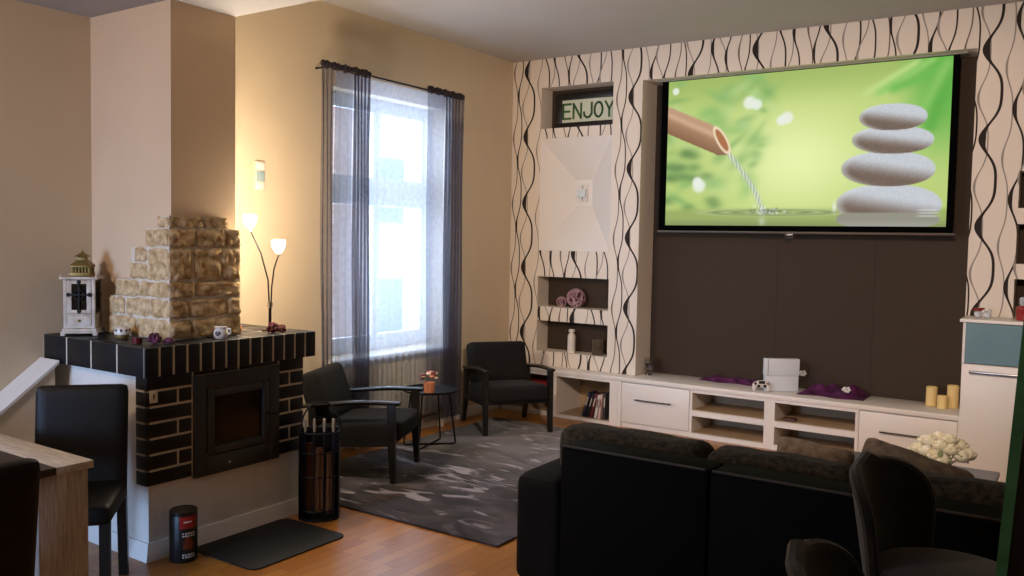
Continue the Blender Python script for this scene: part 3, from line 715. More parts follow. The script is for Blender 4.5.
# ================================================================== window dressing
M_cd = sheer('sheer_charcoal', '585563', 0.52, 0.55); M_cw = sheer('sheer_white', 'dfe8f6', 0.40, 0.7)
rd = thing('curtain_rod', 'thin dark curtain rod above the window', 'curtain rod', (0.15, -1.83, 2.88))
MB().tube([(0, -.80, 0), (0, .80, 0)], .008).obj('pole', M_bmetal, rd)
for y in (-.80, .80):
    MB().sph((0, y, 0), .016).obj('finial', M_bmetal, rd); MB().tube([(-.149, y * .93, 0), (-.01, y * .93, 0)], .006).obj('bracket', M_bmetal, rd)
def curtain(name, segs, zt, zb, x, mt, label, taper=0.0, head=True, hem=True):
    """segs: (y0, y1, folds, amplitude)"""
    tot = len(segs); y00 = segs[0][0]; y11 = segs[-1][1]
    r = thing(name, label, 'curtain', (x, (y00 + y11) / 2, zb))
    NU = 56
    def f(sg):
        y0, y1, nf, am = sg
        def g(u, v):
            z = zb + (zt - zb) * v; k = .35 + .65 * (1 - v) if v > .95 else 1
            e = min(1, u * 8, (1 - u) * 8)
            ph = 2 * PI * nf * u
            yy = y0 + (y1 - y0) * u + .016 * math.sin(2 * ph) * min(1, am / .04)
            yy += taper * (1 - v) * math.sin(v * 5 + u) + .006 * math.sin(9 * v + 4 * u)
            return (x + am * k * math.sin(ph) * (.8 + .2 * math.sin(4 * v + 3 * u)), yy, z)
        return g
    b = MB()
    for sg in segs: b.surf(f(sg), NU, 22)
    bmesh.ops.remove_doubles(b.bm, verts=b.bm.verts, dist=.0005)
    b.obj('fabric', mt, r, True, 180)
    if head:
        b = MB(); n = max(6, int((y11 - y00) / .035))
        for k in range(n):
            y = y00 + (y11 - y00) * (k + .5) / n
            b.sph((x, y, zt + .004), .034 + .006 * math.sin(k * 2.3), (.5, .62, .85), u=10, v=8, nz=.2)
        b.obj('gathered_heading', mat('charcoal_heading', '241c22', 0.85, var=0.1), r, True)
    return r
curtain('curtain', [(-2.68, -2.55, 3.0, .020), (-2.55, -2.36, 1.0, .012), (-2.36, -2.17, 5, .03)], 2.88, 0.10, .17, M_cd, 'left sheer charcoal curtain panel beside the white sheer', .02)
curtain('curtain', [(-1.50, -1.27, 1.5, .015), (-1.27, -1.00, 6, .03)], 2.88, 0.10, .17, M_cd, 'right sheer charcoal curtain panel near the room corner', .02)
curtain('sheer_curtain', [(-2.50, -1.12, 17, .012)], 2.865, 0.16, .128, M_cw, 'white sheer curtain hanging in the middle of the window', .0, head=False)
# radiator
RD = thing('radiator', 'ribbed cream column radiator under the window', 'radiator', (.02, -1.60, .12))
b = MB(); y = -2.38
while y < -1.0:
    b.bb(.03, .10, y, y + .042, .15, .64, .016); y += .058
b.obj('columns', M_rad, RD, True)
b = MB(); b.tube([(.065, -2.40, .60), (.065, -.97, .60)], .018); b.tube([(.065, -2.40, .185), (.065, -.97, .185)], .018); b.obj('header_pipes', M_rad, RD, True)
for y in (-2.2, -1.15): MB().bb(.001, .05, y, y + .03, .3, .34).obj('wall_bracket', M_rad, RD, True); MB().bb(.04, .09, y, y + .02, .0015, .16).obj('foot', M_rad, RD, True)
MB().tube([(.065, -.965, .6), (.065, -.92, .6), (.065, -.90, .6)], [.012, .02, .02]).obj('valve', M_whitep, RD, True)

# ================================================================== rug, armchairs, side table
b = MB(); b.bb(.24, 2.20, -3.31, -.56, .001, .014, .004); o = b.obj('rug', M_rug); tag(o, 'large grey abstract-patterned rug under the armchairs', 'rug')
def armchair(label, loc, rz):
    r = thing('armchair', label, 'armchair', loc, rz, 'armchairs by the window')
    for sx in (-1, 1):
        x = sx * .292
        MB().prism([(-.325, 0), (-.293, 0), (-.268, .30), (-.262, .575), (-.318, .575), (-.322, .30)], lambda u, v, w_: (w_, u, v), x - .019, x + .019).obj('leg', M_black, r)
        MB().prism([(.345, 0), (.315, 0), (.225, .28), (.235, .53), (.285, .53), (.282, .28)], lambda u, v, w_: (w_, u, v), x - .019, x + .019).obj('leg', M_black, r)
        pts = [(-.345, .572), (-.335, .588), (-.22, .598), (-.05, .592), (.12, .565), (.26, .545), (.33, .548), (.33, .525), (.26, .520), (.10, .535), (-.06, .562), (-.22, .572)]
        a = MB()
        def top(v): return .595 - .05 * max(0, (v + .1) / .43) ** 1.2
        a.slab(lambda u, v: (x + (u - .5) * .062 * (.8 + .35 * math.sin(PI * min(1, (1 - v) * 1.25))), -.35 + .68 * v, top(-.35 + .68 * v) - .012 * abs(2 * u - 1) ** 2 + .004), 6, 18, .024)
        a.obj('armrest', M_black, r)
        MB().prism([(-.30, .27), (.25, .235), (.25, .285), (-.30, .325)], lambda u, v, w_: (w_, u, v), x - .014, x + .014).obj('side_rail', M_black, r)
    b = MB(); b.bb(-.275, .275, -.305, -.28, .275, .32, .004); b.bb(-.275, .275, .235, .26, .24, .285, .004)
    b.obj('cross_rail', M_black, r)
    MB().cushion((0, -.04, .350), (.545, .60, .150), .04, (.0, .012, .012), RX(math.radians(-4))).obj('seat_cushion', M_gfab, r)
    MB().cushion((0, .262, .580), (.545, .125, .40), .04, (.0, .015, .0), RX(math.radians(-17))).obj('back_cushion', M_gfab, r)
    b = MB(); b.box((0, .326, .565), (.50, .02, .34), .004, RX(math.radians(-17))); b.obj('back_frame', M_black, r)
    r.scale = (1, 1, .92)
    return r
AC1 = armchair('charcoal armchair beside the fireplace, turned side-on before the curtains', (0.568, -2.632, .0145), math.radians(114.8))
dup(AC1, (0.553, -0.83, .0145), math.radians(54), 'charcoal armchair in the room corner beside the white cabinet, facing out')
TB = thing('side_table', 'round black side table on wire legs between the armchairs', 'side table', (0.47, -1.78, .0145))
b = MB(); b.lathe([(0, .428), (.18, .428), (.212, .434), (.222, .444), (.222, .452), (.217, .452), (.213, .442), (0, .442)], n=48); b.obj('table_top', M_bmetal, TB)
for a0 in (45, 105):
    a = math.radians(a0); c_, s_ = math.cos(a), math.sin(a); hi, lo = .15, .205
    MB().tube([(hi * c_, hi * s_, .43), (lo * c_, lo * s_, .022), ((lo - .006) * c_, (lo - .006) * s_, .010), ((lo - .02) * c_, (lo - .02) * s_, .0075)] + [(-(lo - .02) * c_, -(lo - .02) * s_, .0075), (-(lo - .006) * c_, -(lo - .006) * s_, .010), (-lo * c_, -lo * s_, .022), (-hi * c_, -hi * s_, .43)], .0072, 8).obj('leg', M_bmetal, TB)
PT = thing('flower_pot', 'copper pot of small cream and red flowers on the side table', 'potted flowers', (0.545, -1.885, .457))
MB().lathe([(0, 0), (.038, 0), (.042, .004), (.045, .080), (.041, .080), (.039, .07), (0, .07)], fn=lambda a, z: 1 + .03 * math.cos(12 * a)).obj('pot', mat('copper_pot', 'd08a68', 0.4, 0.45, var=0.06), PT)
fc = [('cream_petals', 'e8d6b8'), ('salmon_petals', 'd98a6a'), ('wine_petals', '6e2a2c'), ('leaf_dark', '2f3320')]
for j, (nm, hc) in enumerate(fc):
    b = MB(); random.seed(j + 3)
    for k in range(7 if j < 3 else 14):
        a = random.uniform(0, 2 * PI); rr = random.uniform(.01, .066); zz = .105 + .055 * (1 - (rr / .068) ** 2) + random.uniform(-.01, .015)
        c = Vector((rr * math.cos(a), rr * math.sin(a), zz))
        if j < 3:
            for q in range(6): b.sph(c + Vector((.008 * math.cos(q), .008 * math.sin(q), .002)), .013, (1, 1, .7), u=8, v=6)
        else: b.sph(c - Vector((0, 0, .008)), .019, (1, .5, .35), RZ(a), u=8, v=6)
    b.obj('blossoms' if j < 3 else 'foliage', mat(nm, hc, 0.7, var=0.1, vscale=40), PT)

# ================================================================== LOW CABINET RUN
CF = -.15; CB = .34
o = MB().bb(0.02, 4.03, CF - .008, CB, .412, .4505, .004).obj('worktop', M_white); tag(o, 'long white worktop running along the low cabinets under the screen', 'worktop')
M_int = mat('cabinet_inside', 'a98f6e', 0.6, var=0.04, vscale=6)
def carcass(name, label, x0, x1, holes, cat='cabinet'):
    """holes: list of (x0,x1,z0,z1) openings in a white face frame"""
    r = thing(name, label, cat, ((x0 + x1) / 2, .1, .001))
    b = MB()
    zs0, zs1 = .001, .411
    xs = sorted({x0, x1} | {h[0] for h in holes} | {h[1] for h in holes}); zs = sorted({zs0, zs1} | {h[2] for h in holes} | {h[3] for h in holes})
    for i in range(len(xs) - 1):
        for j in range(len(zs) - 1):
            cx, cz = (xs[i] + xs[i + 1]) / 2, (zs[j] + zs[j + 1]) / 2
            if any(h[0] < cx < h[1] and h[2] < cz < h[3] for h in holes): continue
            b.bb(xs[i], xs[i + 1], CF, CB, zs[j], zs[j + 1])
    bmesh.ops.remove_doubles(b.bm, verts=b.bm.verts, dist=1e-5)
    b.obj('body', M_white, r, True, None)
    bk = MB()
    for h in holes: bk.bb(h[0] + .001, h[1] - .001, CB - .03, CB - .001, h[2] + .001, h[3] - .001); bk.bb(h[0] + .001, h[1] - .001, CF + .03, CB - .03, h[2] + .0005, h[2] + .003)
    bk.obj('lining', M_int, r, True)
    return r
carcass('bookshelf_cabinet', 'low white open cabinet with books beside the corner armchair', .03, 1.295, [(.08, .575, .245, .385), (.08, .575, .04, .215), (.655, 1.215, .028, .388)])
def drawer_unit(label, x0, x1, dx0, dx1, h0, h1):
    r = thing('drawer_cabinet', label, 'cabinet', ((x0 + x1) / 2, .1, .001), 0, 'white drawer cabinets')
    MB().bb(x0, x1, CF + .02, CB, .001, .411).obj('body', M_white, r, True); 
    MB().bb(x0, dx0 - .004, CF, CF + .019, .001, .411).obj('stile', M_white, r, True); MB().bb(dx1 + .004, x1, CF, CF + .019, .001, .411).obj('stile', M_white, r, True)
    d = MB().bb(dx0, dx1, CF - .002, CF + .018, .05, .404, .002).obj('drawer', M_white, r, True)
    b = MB(); b.tube([(h0, CF - .03, .265), (h1, CF - .03, .265)], .006)
    for x in (h0 + .03, h1 - .03): b.tube([(x, CF - .002, .265), (x, CF - .03, .265)], .005)
    b.obj('handle', M_dsteel, d, True, label='dark steel bar handle')
drawer_unit('white drawer cabinet left of the open shelves, under the drinking glass', 1.296, 1.985, 1.335, 1.976, 1.475, 1.82)
carcass('shelf_cabinet', 'low white cabinet of four open compartments under the game console', 1.986, 3.340, [(2.003, 2.62, .235, .386), (2.003, 2.62, .04, .187), (2.706, 3.323, .235, .386), (2.706, 3.323, .04, .187)])
drawer_unit('white drawer cabinet beneath the three candles at the tall cabinet', 3.341, 4.03, 3.352, 4.019, 3.503, 3.815)
# books
bk = [('navy', '20243a', .21, .026), ('black', '17151a', .20, .022), ('maroon', '5a1c22', .205, .030), ('white', 'cfc8c0', .195, .024), ('pale pink', 'c9a9a4', .20, .020), ('dark grey', '2a2829', .215, .024)]
x = .915
for k, (cn, hc, hh, th) in enumerate(bk):
    lean = [15, 15, 14, 10, 6, 0][k]; hh *= 1.13
    r = thing('book', '%s book standing in the open bookshelf cabinet' % cn, 'book', (x + .01, -.04, .0325), 0, 'books in the low cabinet')
    rt = RY(math.radians(lean)); off = Vector((hh / 2 * math.sin(math.radians(lean)), 0, hh / 2 * math.cos(math.radians(lean)) + th / 2 * math.sin(math.radians(lean))))
    MB().box(off, (th, .15, hh), .003, rt).obj('cover', mat('book_' + cn.replace(' ', '_'), hc, 0.5, var=0.05), r)
    MB().box(off + rt @ Vector((0, .0765, 0)), (th - .006, .004, hh - .006), 0, rt).obj('pages', M_whitep, r)
    MB().box(off + rt @ Vector((0, -.0757, hh * .15)), (th * .5, .001, hh * .35), 0, rt).obj('spine_title', mat('spine_' + cn.replace(' ', '_'), 'b8ad9a' if k not in (3, 4) else '6b2a2a', 0.5, var=0.05), r)
    x += th + .012 + (.004 if k < 4 else .022)
r = thing('book', 'red book lying flat in the cabinet behind the corner armchair', 'book', (.40, -.02, .249))
MB().box((0, 0, .030), (.30, .20, .055), .003).obj('cover', mat('red_cover', '8c2420', 0.5, var=0.06), r)
MB().box((0, -.1007, .030), (.13, .001, .014)).obj('spine_title', M_whitep, r)

# ------------------------------------------------------------------ things on the worktop
ZW = .4515
r = thing('drinking_glass', 'clear drinking glass on the worktop beside the left pilaster', 'glass', (1.47, .12, ZW))
MB().lathe([(0, 0), (.032, 0), (.030, .008), (.010, .016), (.012, .035), (.036, .055), (.042, .10), (.043, .155), (.040, .155), (.039, .10), (.032, .06), (0, .045)]).obj('bowl', M_glass, r)
MB().lathe([(0, .0615), (.030, .0615), (.036, .10), (0, .10)]).obj('dark_filling', mat('dark_filling', '2b2a36', 0.4, var=0.1), r)
GC = thing('game_console', 'white upright game console on the worktop below the screen', 'console', (2.685, .055, ZW), math.radians(36))
b = MB(); b.box((0, 0, .199), (.285, .056, .140), .002); b.obj('upper_half', mat('console_white', 'd6dade', 0.35, var=0.01), GC)
b = MB(); b.box((0, 0, .064), (.275, .056, .126), .002); b.obj('lower_half', MATS['console_white'], GC)
MB().box((0, 0, .128), (.270, .050, .004)).obj('groove', M_dark, GC)
MB().box((-.118, -.0275, .199), (.004, .003, .138)).obj('light_bar', mat('slot_grey', '555a60', 0.4, var=0.05), GC)
CT = thing('game_controller', 'white game controller with black pad leaning on the console', 'controller', (2.57, -.085, ZW), math.radians(30))
mW = mat('controller_white', 'd4cec6', 0.4, var=0.02); tl_ = RX(math.radians(-68))
b = MB(); b.sph((0, 0, .062), .05, (1.35, .32, .62)); b.sph((-.056, -.002, .038), .032, (.62, .6, 1.18)); b.sph((.056, -.002, .038), .032, (.62, .6, 1.18)); b.obj('shell', mW, CT)
MB().box((0, -.015, .078), (.05, .008, .024), .003).obj('touch_pad', M_dark, CT)
for sx in (-1, 1): MB().lathe([(0, 0), (.012, 0), (.012, .009), (0, .009)], n=14).obj('stick', M_dark, CT).matrix_local = Matrix.Translation((sx * .024, -.014, .048)) @ RX(PI / 2)
b = MB()
for a in range(4): b.sph((.052 + .010 * math.cos(a * PI / 2), -.017, .068 + .010 * math.sin(a * PI / 2)), .0055, (1, .7, 1), u=8, v=6)
b.obj('buttons', M_dark, CT)
b = MB(); b.box((-.052, -.0175, .068), (.026, .005, .008), .001); b.box((-.052, -.0175, .068), (.008, .005, .026), .001); b.obj('direction_pad', M_dark, CT)
M_tul = mat('purple_tulle', '5e1650', 0.7, h2='300b2e', vscale=14, bump=0.4, bscale=50)
def scarf(name, x0, x1, y0, y1, hmax, label, seed):
    b = MB()
    def f(u, v):
        x = x0 + (x1 - x0) * u; e = min(1, 6 * u, 6 * (1 - u)) * min(1, 5 * v, 5 * (1 - v))
        y = y0 + (y1 - y0) * v + .02 * math.sin(11 * u + seed)
        h = .006 + hmax * e * (.40 + .60 * abs(noise.noise(Vector((x * 7, v * 3 + seed, seed)))) * 1.8) * (.5 + .5 * v)
        h += .012 * e * math.sin(22 * u + 9 * v + seed)
        return (x, y, ZW + max(.004, h))
    b.slab(f, 46, 16, .003)
    lo = min(v.co.z for v in b.bm.verts)
    bmesh.ops.translate(b.bm, vec=(0, 0, ZW - lo + .0005), verts=b.bm.verts)
    o = b.obj(name, M_tul); tag(o, label, 'scarf')
scarf('tulle_scarf', 1.93, 2.50, .14, .285, .055, 'purple tulle scarf crumpled on the worktop left of the console', 1.3)
scarf('tulle_scarf', 2.835, 3.34, .00, .285, .095, 'purple tulle scarf bunched on the worktop right of the console', 4.1)
for k, (p, lb) in enumerate((((3.205, .05, ZW + .056), 'small white flower lying on the purple tulle'), ((2.80, .27, ZW + .12), 'small white flower at the right edge of the console'))):
    b = MB()
    for q in range(6): b.sph((.022 * math.cos(q * 1.05), .01 * math.sin(q * 2), .012 + .016 * math.sin(q * 1.05)), .013, (1, .6, .8), u=8, v=6)
    b.sph((0, -.006, .012), .009)
    o = b.obj('fabric_flower', mat('white_fabric_flower', 'd9d5cf', 0.7, var=0.04)); o.location = p; tag(o, lb, 'flower')
M_cand = mat('ivory_wax', 'e3c583', 0.5, var=0.05, vscale=10)
for nm, (x, y, h, rr) in (('left of the three ivory candles, tall and broad', (3.80, .17, .145, .040)), ('shortest of the three ivory candles, in front', (3.885, .095, .095, .036)), ('right of the three ivory candles, the tallest', (3.945, .18, .168, .041))):
    r = thing('candle', nm, 'candle', (x, y, ZW), 0, 'ivory candles on the worktop')
    MB().lathe([(0, 0), (rr, 0), (rr, h - .004), (rr - .004, h), (rr - .012, h - .003), (rr - .02, h - .012), (0, h - .014)], fn=lambda a, z: 1 + (.012 * math.sin(3 * a + x * 9) if z > .05 else 0)).obj('wax', M_cand, r)
    MB().tube([(0, 0, h - .014), (.001, 0, h + .002)], .0018, 6).obj('wick', M_dark, r)
o = MB().cushion((0, 0, .012), (.11, .07, .022), .01, n=4).obj('remote_control', mat('dark_red_brown', '4a2622', 0.5, var=0.1)); o.location = (2.80, -.06, .2385); tag(o, 'small dark remote lying in the open shelf below the console', 'remote')

# ------------------------------------------------------------------ niches
EN = thing('framed_sign', 'black framed sign reading ENJOY in green letters in the top niche', 'sign', (.745, .165, 2.7215), 0)
b = MB(); w2, h2_, fr = .345, .345, .066
b.box((0, 0, fr / 2), (2 * w2, .03, fr), .003); b.box((0, 0, h2_ - fr / 2), (2 * w2, .03, fr), .003)
for sx in (-1, 1): b.box((sx * (w2 - fr / 2), 0, h2_ / 2), (fr, .03, h2_ - 2 * fr), .003)
b.obj('frame', M_black, EN)
MB().box((0, .004, h2_ / 2), (2 * w2 - 2 * fr, .008, h2_ - 2 * fr)).obj('backing', mat('pale_green_card', 'c3c7b0', 0.6, var=0.04, vscale=12), EN)
M_moss = mat('green_mosaic', '3f6a35', 0.6, h2='1f3a1c', vscale=60, bump=0.3, bscale=80)
xs = -w2 + fr + .014; lw = .10; H0, H1 = .104, .240; sw = .020
def stroke(b, pts, w_=sw):
    for (x0, z0), (x1, z1) in zip(pts, pts[1:]):
        d = Vector((x1 - x0, 0, z1 - z0)); L_ = d.length; a = math.atan2(d.z, d.x)
        b.box(((x0 + x1) / 2, -.004, (z0 + z1) / 2), (L_ + w_ * .8, .007, w_), .002, RY(-a))
def glyph(ch, x0):
    x1 = x0 + .082; xm = (x0 + x1) / 2; zm = (H0 + H1) / 2
    if ch == 'E': return [[(x0, H0), (x0, H1)], [(x0, H1), (x1, H1)], [(x0, zm), (x1 - .012, zm)], [(x0, H0), (x1, H0)]]
    if ch == 'N': return [[(x0, H0), (x0, H1)], [(x0, H1), (x1, H0)], [(x1, H0), (x1, H1)]]
    if ch == 'J': return [[(x1, H1), (x1, H0 + .035), (x1 - .02, H0 + .006), (xm - .01, H0), (x0 + .006, H0 + .02), (x0, H0 + .05)]]
    if ch == 'O': return [[(xm + .043 * math.cos(a), zm + .068 * math.sin(a)) for a in [2 * PI * k / 14 for k in range(15)]]]
    if ch == 'Y': return [[(x0, H1), (xm, zm)], [(x1, H1), (xm, zm)], [(xm, zm), (xm, H0)]]
for k, ch in enumerate('ENJOY'):
    b = MB()
    for s_ in glyph(ch, xs + k * .114): stroke(b, s_)
    b.obj('letter', M_moss, EN)
# lamp in the pyramid niche
r = thing('wall_light', 'small white wall light at the centre of the pyramid niche', 'wall light', (.675, .249, 2.03))
MB().box((0, -.008, .085), (.10, .014, .17), .006).obj('back_plate', M_whitep, r)
MB().box((0, -.034, .085), (.085, .036, .075), .008).obj('lamp_shade', mat('frosted_blue_white', 'c9d3d6', 0.3, var=0.02), r)
b = MB(); b.tube([(0, -.016, .125), (0, -.03, .145), (0, -.016, .16)], .004); b.tube([(0, -.016, .045), (0, -.03, .03), (0, -.016, .012)], .004); b.obj('bracket', M_chrome, r)
M_wick = mat('pink_rattan', 'c0a4a6', 0.8, h2='6e3444', vscale=20); 
def rattan(loc, rad, label):
    b = MB(); random.seed(int(rad * 1000))
    for k in range(16):
        ax = Vector((random.gauss(0, 1), random.gauss(0, 1), random.gauss(0, 1))).normalized(); q = ax.to_track_quat('Z', 'Y')
        b.tube([q @ Vector((rad * math.cos(a), rad * math.sin(a), random.uniform(-.002, .002))) for a in [2 * PI * i / 22 for i in range(22)]], rad * .075, 5, True)
    b.mi = 1; b.sph((0, 0, 0), rad * .9, u=14, v=10)
    lo = min(v.co.z for v in b.bm.verts); bmesh.ops.translate(b.bm, vec=(0, 0, -lo), verts=b.bm.verts)
    o = b.obj('rattan_ball', [M_wick, mat('rattan_core', '4a2630', 0.9, var=0.2, vscale=30)]); o.location = loc; tag(o, label, 'decorative ball', 'rattan balls in the niche')
rattan((.70, .105, 1.021), .086, 'large pink and dark woven ball in the upper dark niche')
rattan((.572, .052, 1.021), .048, 'small pale woven ball beside the larger one in the niche')
o = MB().lathe([(0, 0), (.036, 0), (.038, .006), (.038, .155), (.034, .172), (.022, .182), (.021, .192), (.030, .198), (.030, .222), (.024, .222), (.018, .19), (0, .18)]).obj('bottle_vase', M_cer); o.location = (.675, .08, .591); tag(o, 'slim white bottle vase in the lower dark niche', 'vase')
r = thing('glass_tumbler', 'smoky square-sided glass tumbler right of the white bottle vase', 'glass', (.955, .09, .591))
MB().lathe([(0, 0), (.055, 0), (.058, .01), (.058, .145), (.054, .145), (.053, .014), (0, .012)]).obj('bowl', mat('smoky_glass', 'a08f7a', 0.08, trans=0.8, var=0.02), r)
MB().lathe([(0, .0135), (.044, .0135), (.044, .05), (0, .05)]).obj('wax', mat('beige_wax', 'a5967f', 0.6, var=0.05), r)

# ================================================================== PROJECTION SCREEN
SX0, SX1, SZ0_, SZ1_, SYY = 1.596, 3.853, 1.811, 3.072, .10
SC = thing('projection_screen', 'large projection screen showing stones and bamboo water spout', 'screen', (2.72, SYY, 1.74))
b = MB(); b.bb(1.535, SX0, SYY, SYY + .006, 1.765, 3.075); b.bb(SX1, 3.895, SYY, SYY + .006, 1.765, 3.075); b.bb(SX0, SX1, SYY, SYY + .006, 1.765, SZ0_); b.bb(SX0, SX1, SYY, SYY + .006, SZ1_, 3.075)
b.obj('black_border', mat('screen_black', '050505', 0.85, var=0.1, spec=0.02), SC, True)
b = MB(); b.bb(1.50, 3.95, SYY - .03, SYY + .06, 3.076, 3.0885, .004); b.obj('housing', mat('screen_housing', '8d8a80', 0.5, var=0.03), SC, True)
b = MB(); b.tube([(1.525, SYY + .003, 1.755), (3.915, SYY + .003, 1.755)], .011); b.obj('bottom_bar', M_chrome, SC, True)
b = MB(); b.box((2.70, SYY - .002, 1.738), (.05, .02, .018), .005); b.tube([(2.67, SYY - .01, 1.742), (2.67, SYY - .01, 1.715), (2.73, SYY - .01, 1.715), (2.73, SYY - .01, 1.742)], .004); b.obj('pull_handle', M_chrome, SC, True)
NU, NV = 340, 190
gu, gv = np.meshgrid(np.linspace(0, 1, NU + 1), np.linspace(0, 1, NV + 1), indexing='ij')
AS = (SX1 - SX0) / (SZ1_ - SZ0_)
rng = np.random.RandomState(3)
def sm(a, b_, x): t = np.clip((x - a) / (b_ - a), 0, 1); return t * t * (3 - 2 * t)
img = np.zeros(gu.shape + (3,))
def lay(mask, col):
    global img
    c = np.array(col) / 255.0 if np.ndim(col) == 1 else col
    img = img * (1 - mask[..., None]) + c * mask[..., None]
lay(np.ones_like(gu), (190, 212, 122))
lay(np.exp(-(((gu - .50) / .28) ** 2 + ((gv - .42) / .36) ** 2)), (238, 250, 176))
lay(sm(.75, 1.0, gv) * .6, (150, 178, 92))
for _ in range(60):
    cu, cv = rng.uniform(0, .42), rng.uniform(.15, 1.0); su, sv = rng.uniform(.02, .07), rng.uniform(.02, .06); an = rng.uniform(-1, 1)
    du, dv_ = (gu - cu), (gv - cv) / AS
    p, q = du * np.cos(an) + dv_ * np.sin(an), -du * np.sin(an) + dv_ * np.cos(an)
    lay(np.exp(-((p / su) ** 2 + (q / (sv * .45)) ** 2)) * .5, [(140, 190, 108), (118, 168, 98), (186, 218, 150), (132, 182, 108)][rng.randint(4)])
for _ in range(16):
    cu, cv = rng.uniform(.0, .2), rng.uniform(.12, .5); lay(np.exp(-(((gu - cu) / .03) ** 2 + ((gv - cv) / .03) ** 2)) * .5, (88, 128, 74))
lay(sm(.80, .97, gu) * sm(.25, .8, gv) * .8, (84, 176, 66))
for (x0, y0, x1, y1, wd, c) in ((.715, .80, .90, .99, .016, (196, 226, 140)), (.76, .80, .95, 1.0, .016, (150, 210, 110)), (.80, .82, 1.0, .95, .02, (110, 190, 84)), (.93, .55, 1.0, .95, .03, (96, 176, 72)), (.89, .62, .99, .98, .022, (140, 200, 100))):
    d = np.array([x1 - x0, (y1 - y0) / AS]); L_ = np.hypot(*d); d /= L_
    a_ = (gu - x0) * d[0] + (gv - y0) / AS * d[1]; c_ = -(gu - x0) * d[1] + (gv - y0) / AS * d[0]
    lay(sm(-.01, .03, a_) * sm(L_ + .02, L_ - .02, a_) * np.exp(-(c_ / wd) ** 2 * 1.4) * .85, c)
for cu, cv, rr in ((.325, .815, .026), (.352, .80, .022), (.465, .70, .024), (.445, .685, .02), (.136, .272, .028), (.128, .30, .02), (.03, .93, .015)):
    lay(sm(1.25, .55, np.sqrt(((gu - cu) / rr) ** 2 + ((gv - cv) / AS / rr) ** 2)) * .92, (240, 246, 236))
wt = sm(.13, .085, gv); lay(wt * .75, (150, 168, 96)); lay(sm(.06, .0, gv) * .6, (126, 138, 92))
for ru, rv, k in ((.21, .020, .5), (.14, .013, .6), (.07, .008, .6)):
    e = np.sqrt(((gu - .415) / ru) ** 2 + ((gv - .088) / rv) ** 2); lay(np.exp(-((e - 1) / .18) ** 2) * k, (112, 126, 88)); lay(np.exp(-((e - 1.25) / .15) ** 2) * k * .7, (206, 220, 170))
def stone(cu, cv, ru, rv, tilt, clip=None):
    du = gu - cu; dv_ = gv - cv - tilt * du
    e = (np.abs(du / ru) ** 2.3 + np.abs(dv_ / rv) ** 2.1)
    mk = sm(1.06, .95, e)
    if clip is not None: mk = mk * sm(clip - .006, clip + .006, gv)
    sh = np.clip(.50 + .62 * dv_ / rv + .24 * du / ru, 0, 1)[..., None]
    lit = np.array([204, 209, 216]) / 255; dk = np.array([118, 100, 88]) / 255
    sp_ = rng.uniform(-.03, .03, gu.shape)[..., None]
    c = dk + (lit - dk) * sm(.12, .80, sh) + sp_
    rim = sm(.55, .98, e)[..., None] * sm(.0, -.9, du / ru)[..., None]
    c = c * (1 - rim * .5) + np.array([226, 234, 232]) / 255 * rim * .5
    lay(mk, c)
wr = sm(1.06, .93, np.abs((gu - .815) / .165) ** 2.5 + np.abs((gv - .045) / .06) ** 2.5); lay(wr * .9, (150, 146, 138)); lay(wr * sm(.05, .0, gv) * .5, (180, 178, 172))
stone(.817, .135, .168, .122, -.03, .085)
for k_ in range(3): lay(np.exp(-(((gv - (.10 - .018 * k_)) / .004) ** 2)) * sm(.90, .93, gu) * sm(.99, .96, gu) * .7, (232, 240, 236))
lay(np.exp(-(((gu - .642) / .006) ** 2 + ((gv - .12) / .03) ** 2)) * .9, (236, 242, 240))
stone(.811, .352, .150, .106, -.05); stone(.823, .527, .130, .084, -.06); stone(.822, .665, .108, .080, -.05)
def inpoly(pts):
    c = np.zeros(gu.shape, bool); n_ = len(pts)
    for i in range(n_):
        (x0, y0), (x1, y1) = pts[i], pts[(i + 1) % n_]
        if y0 == y1: continue
        c ^= ((gv < y0) != (gv < y1)) & (gu < (x1 - x0) * (gv - y0) / (y1 - y0) + x0)
    return c.astype(float)
bam = inpoly([(-.01, .838), (.185, .682), (.25, .478), (.212, .474), (-.01, .648)])
t_ = np.clip((gv - (.648 - .82 * gu)) / .2, 0, 1)[..., None]
lay(bam, np.array([142, 104, 76]) / 255 * (1 - t_) + np.array([206, 166, 134]) / 255 * t_)
lay(bam * np.exp(-((t_[..., 0] - .62) / .12) ** 2) * .5, (240, 206, 172))
def ringell(ru, rv, a_):
    du, dv_ = (gu - .222), (gv - .577) / AS; p = du * np.cos(a_) + dv_ * np.sin(a_); q = -du * np.sin(a_) + dv_ * np.cos(a_)
    return np.sqrt((p / ru) ** 2 + (q / rv) ** 2)
e = ringell(.062, .021, -1.04); lay(sm(1.08, .92, e), (244, 222, 188)); e = ringell(.048, .013, -1.04); lay(sm(1.1, .9, e), (176, 116, 74))
st_ = [(.250, .482), (.275, .43), (.301, .37), (.328, .303), (.357, .224), (.376, .145), (.392, .075)]
for i in range(6):
    (x0, y0), (x1, y1) = st_[i], st_[i + 1]
    d = np.array([x1 - x0, (y1 - y0) / AS]); L_ = np.hypot(*d); d /= L_
    a_ = (gu - x0) * d[0] + (gv - y0) / AS * d[1]; c_ = -(gu - x0) * d[1] + (gv - y0) / AS * d[0]
    sp_ = .55 + .45 * np.sin(a_ * 260 + c_ * 500 + i * 2) 
    lay(sm(-.004, .004, a_) * sm(L_ + .004, L_ - .004, a_) * np.exp(-(c_ / .0095) ** 2) * .95, np.stack([.55 + .38 * sp_, .62 + .34 * sp_, .55 + .36 * sp_], -1))
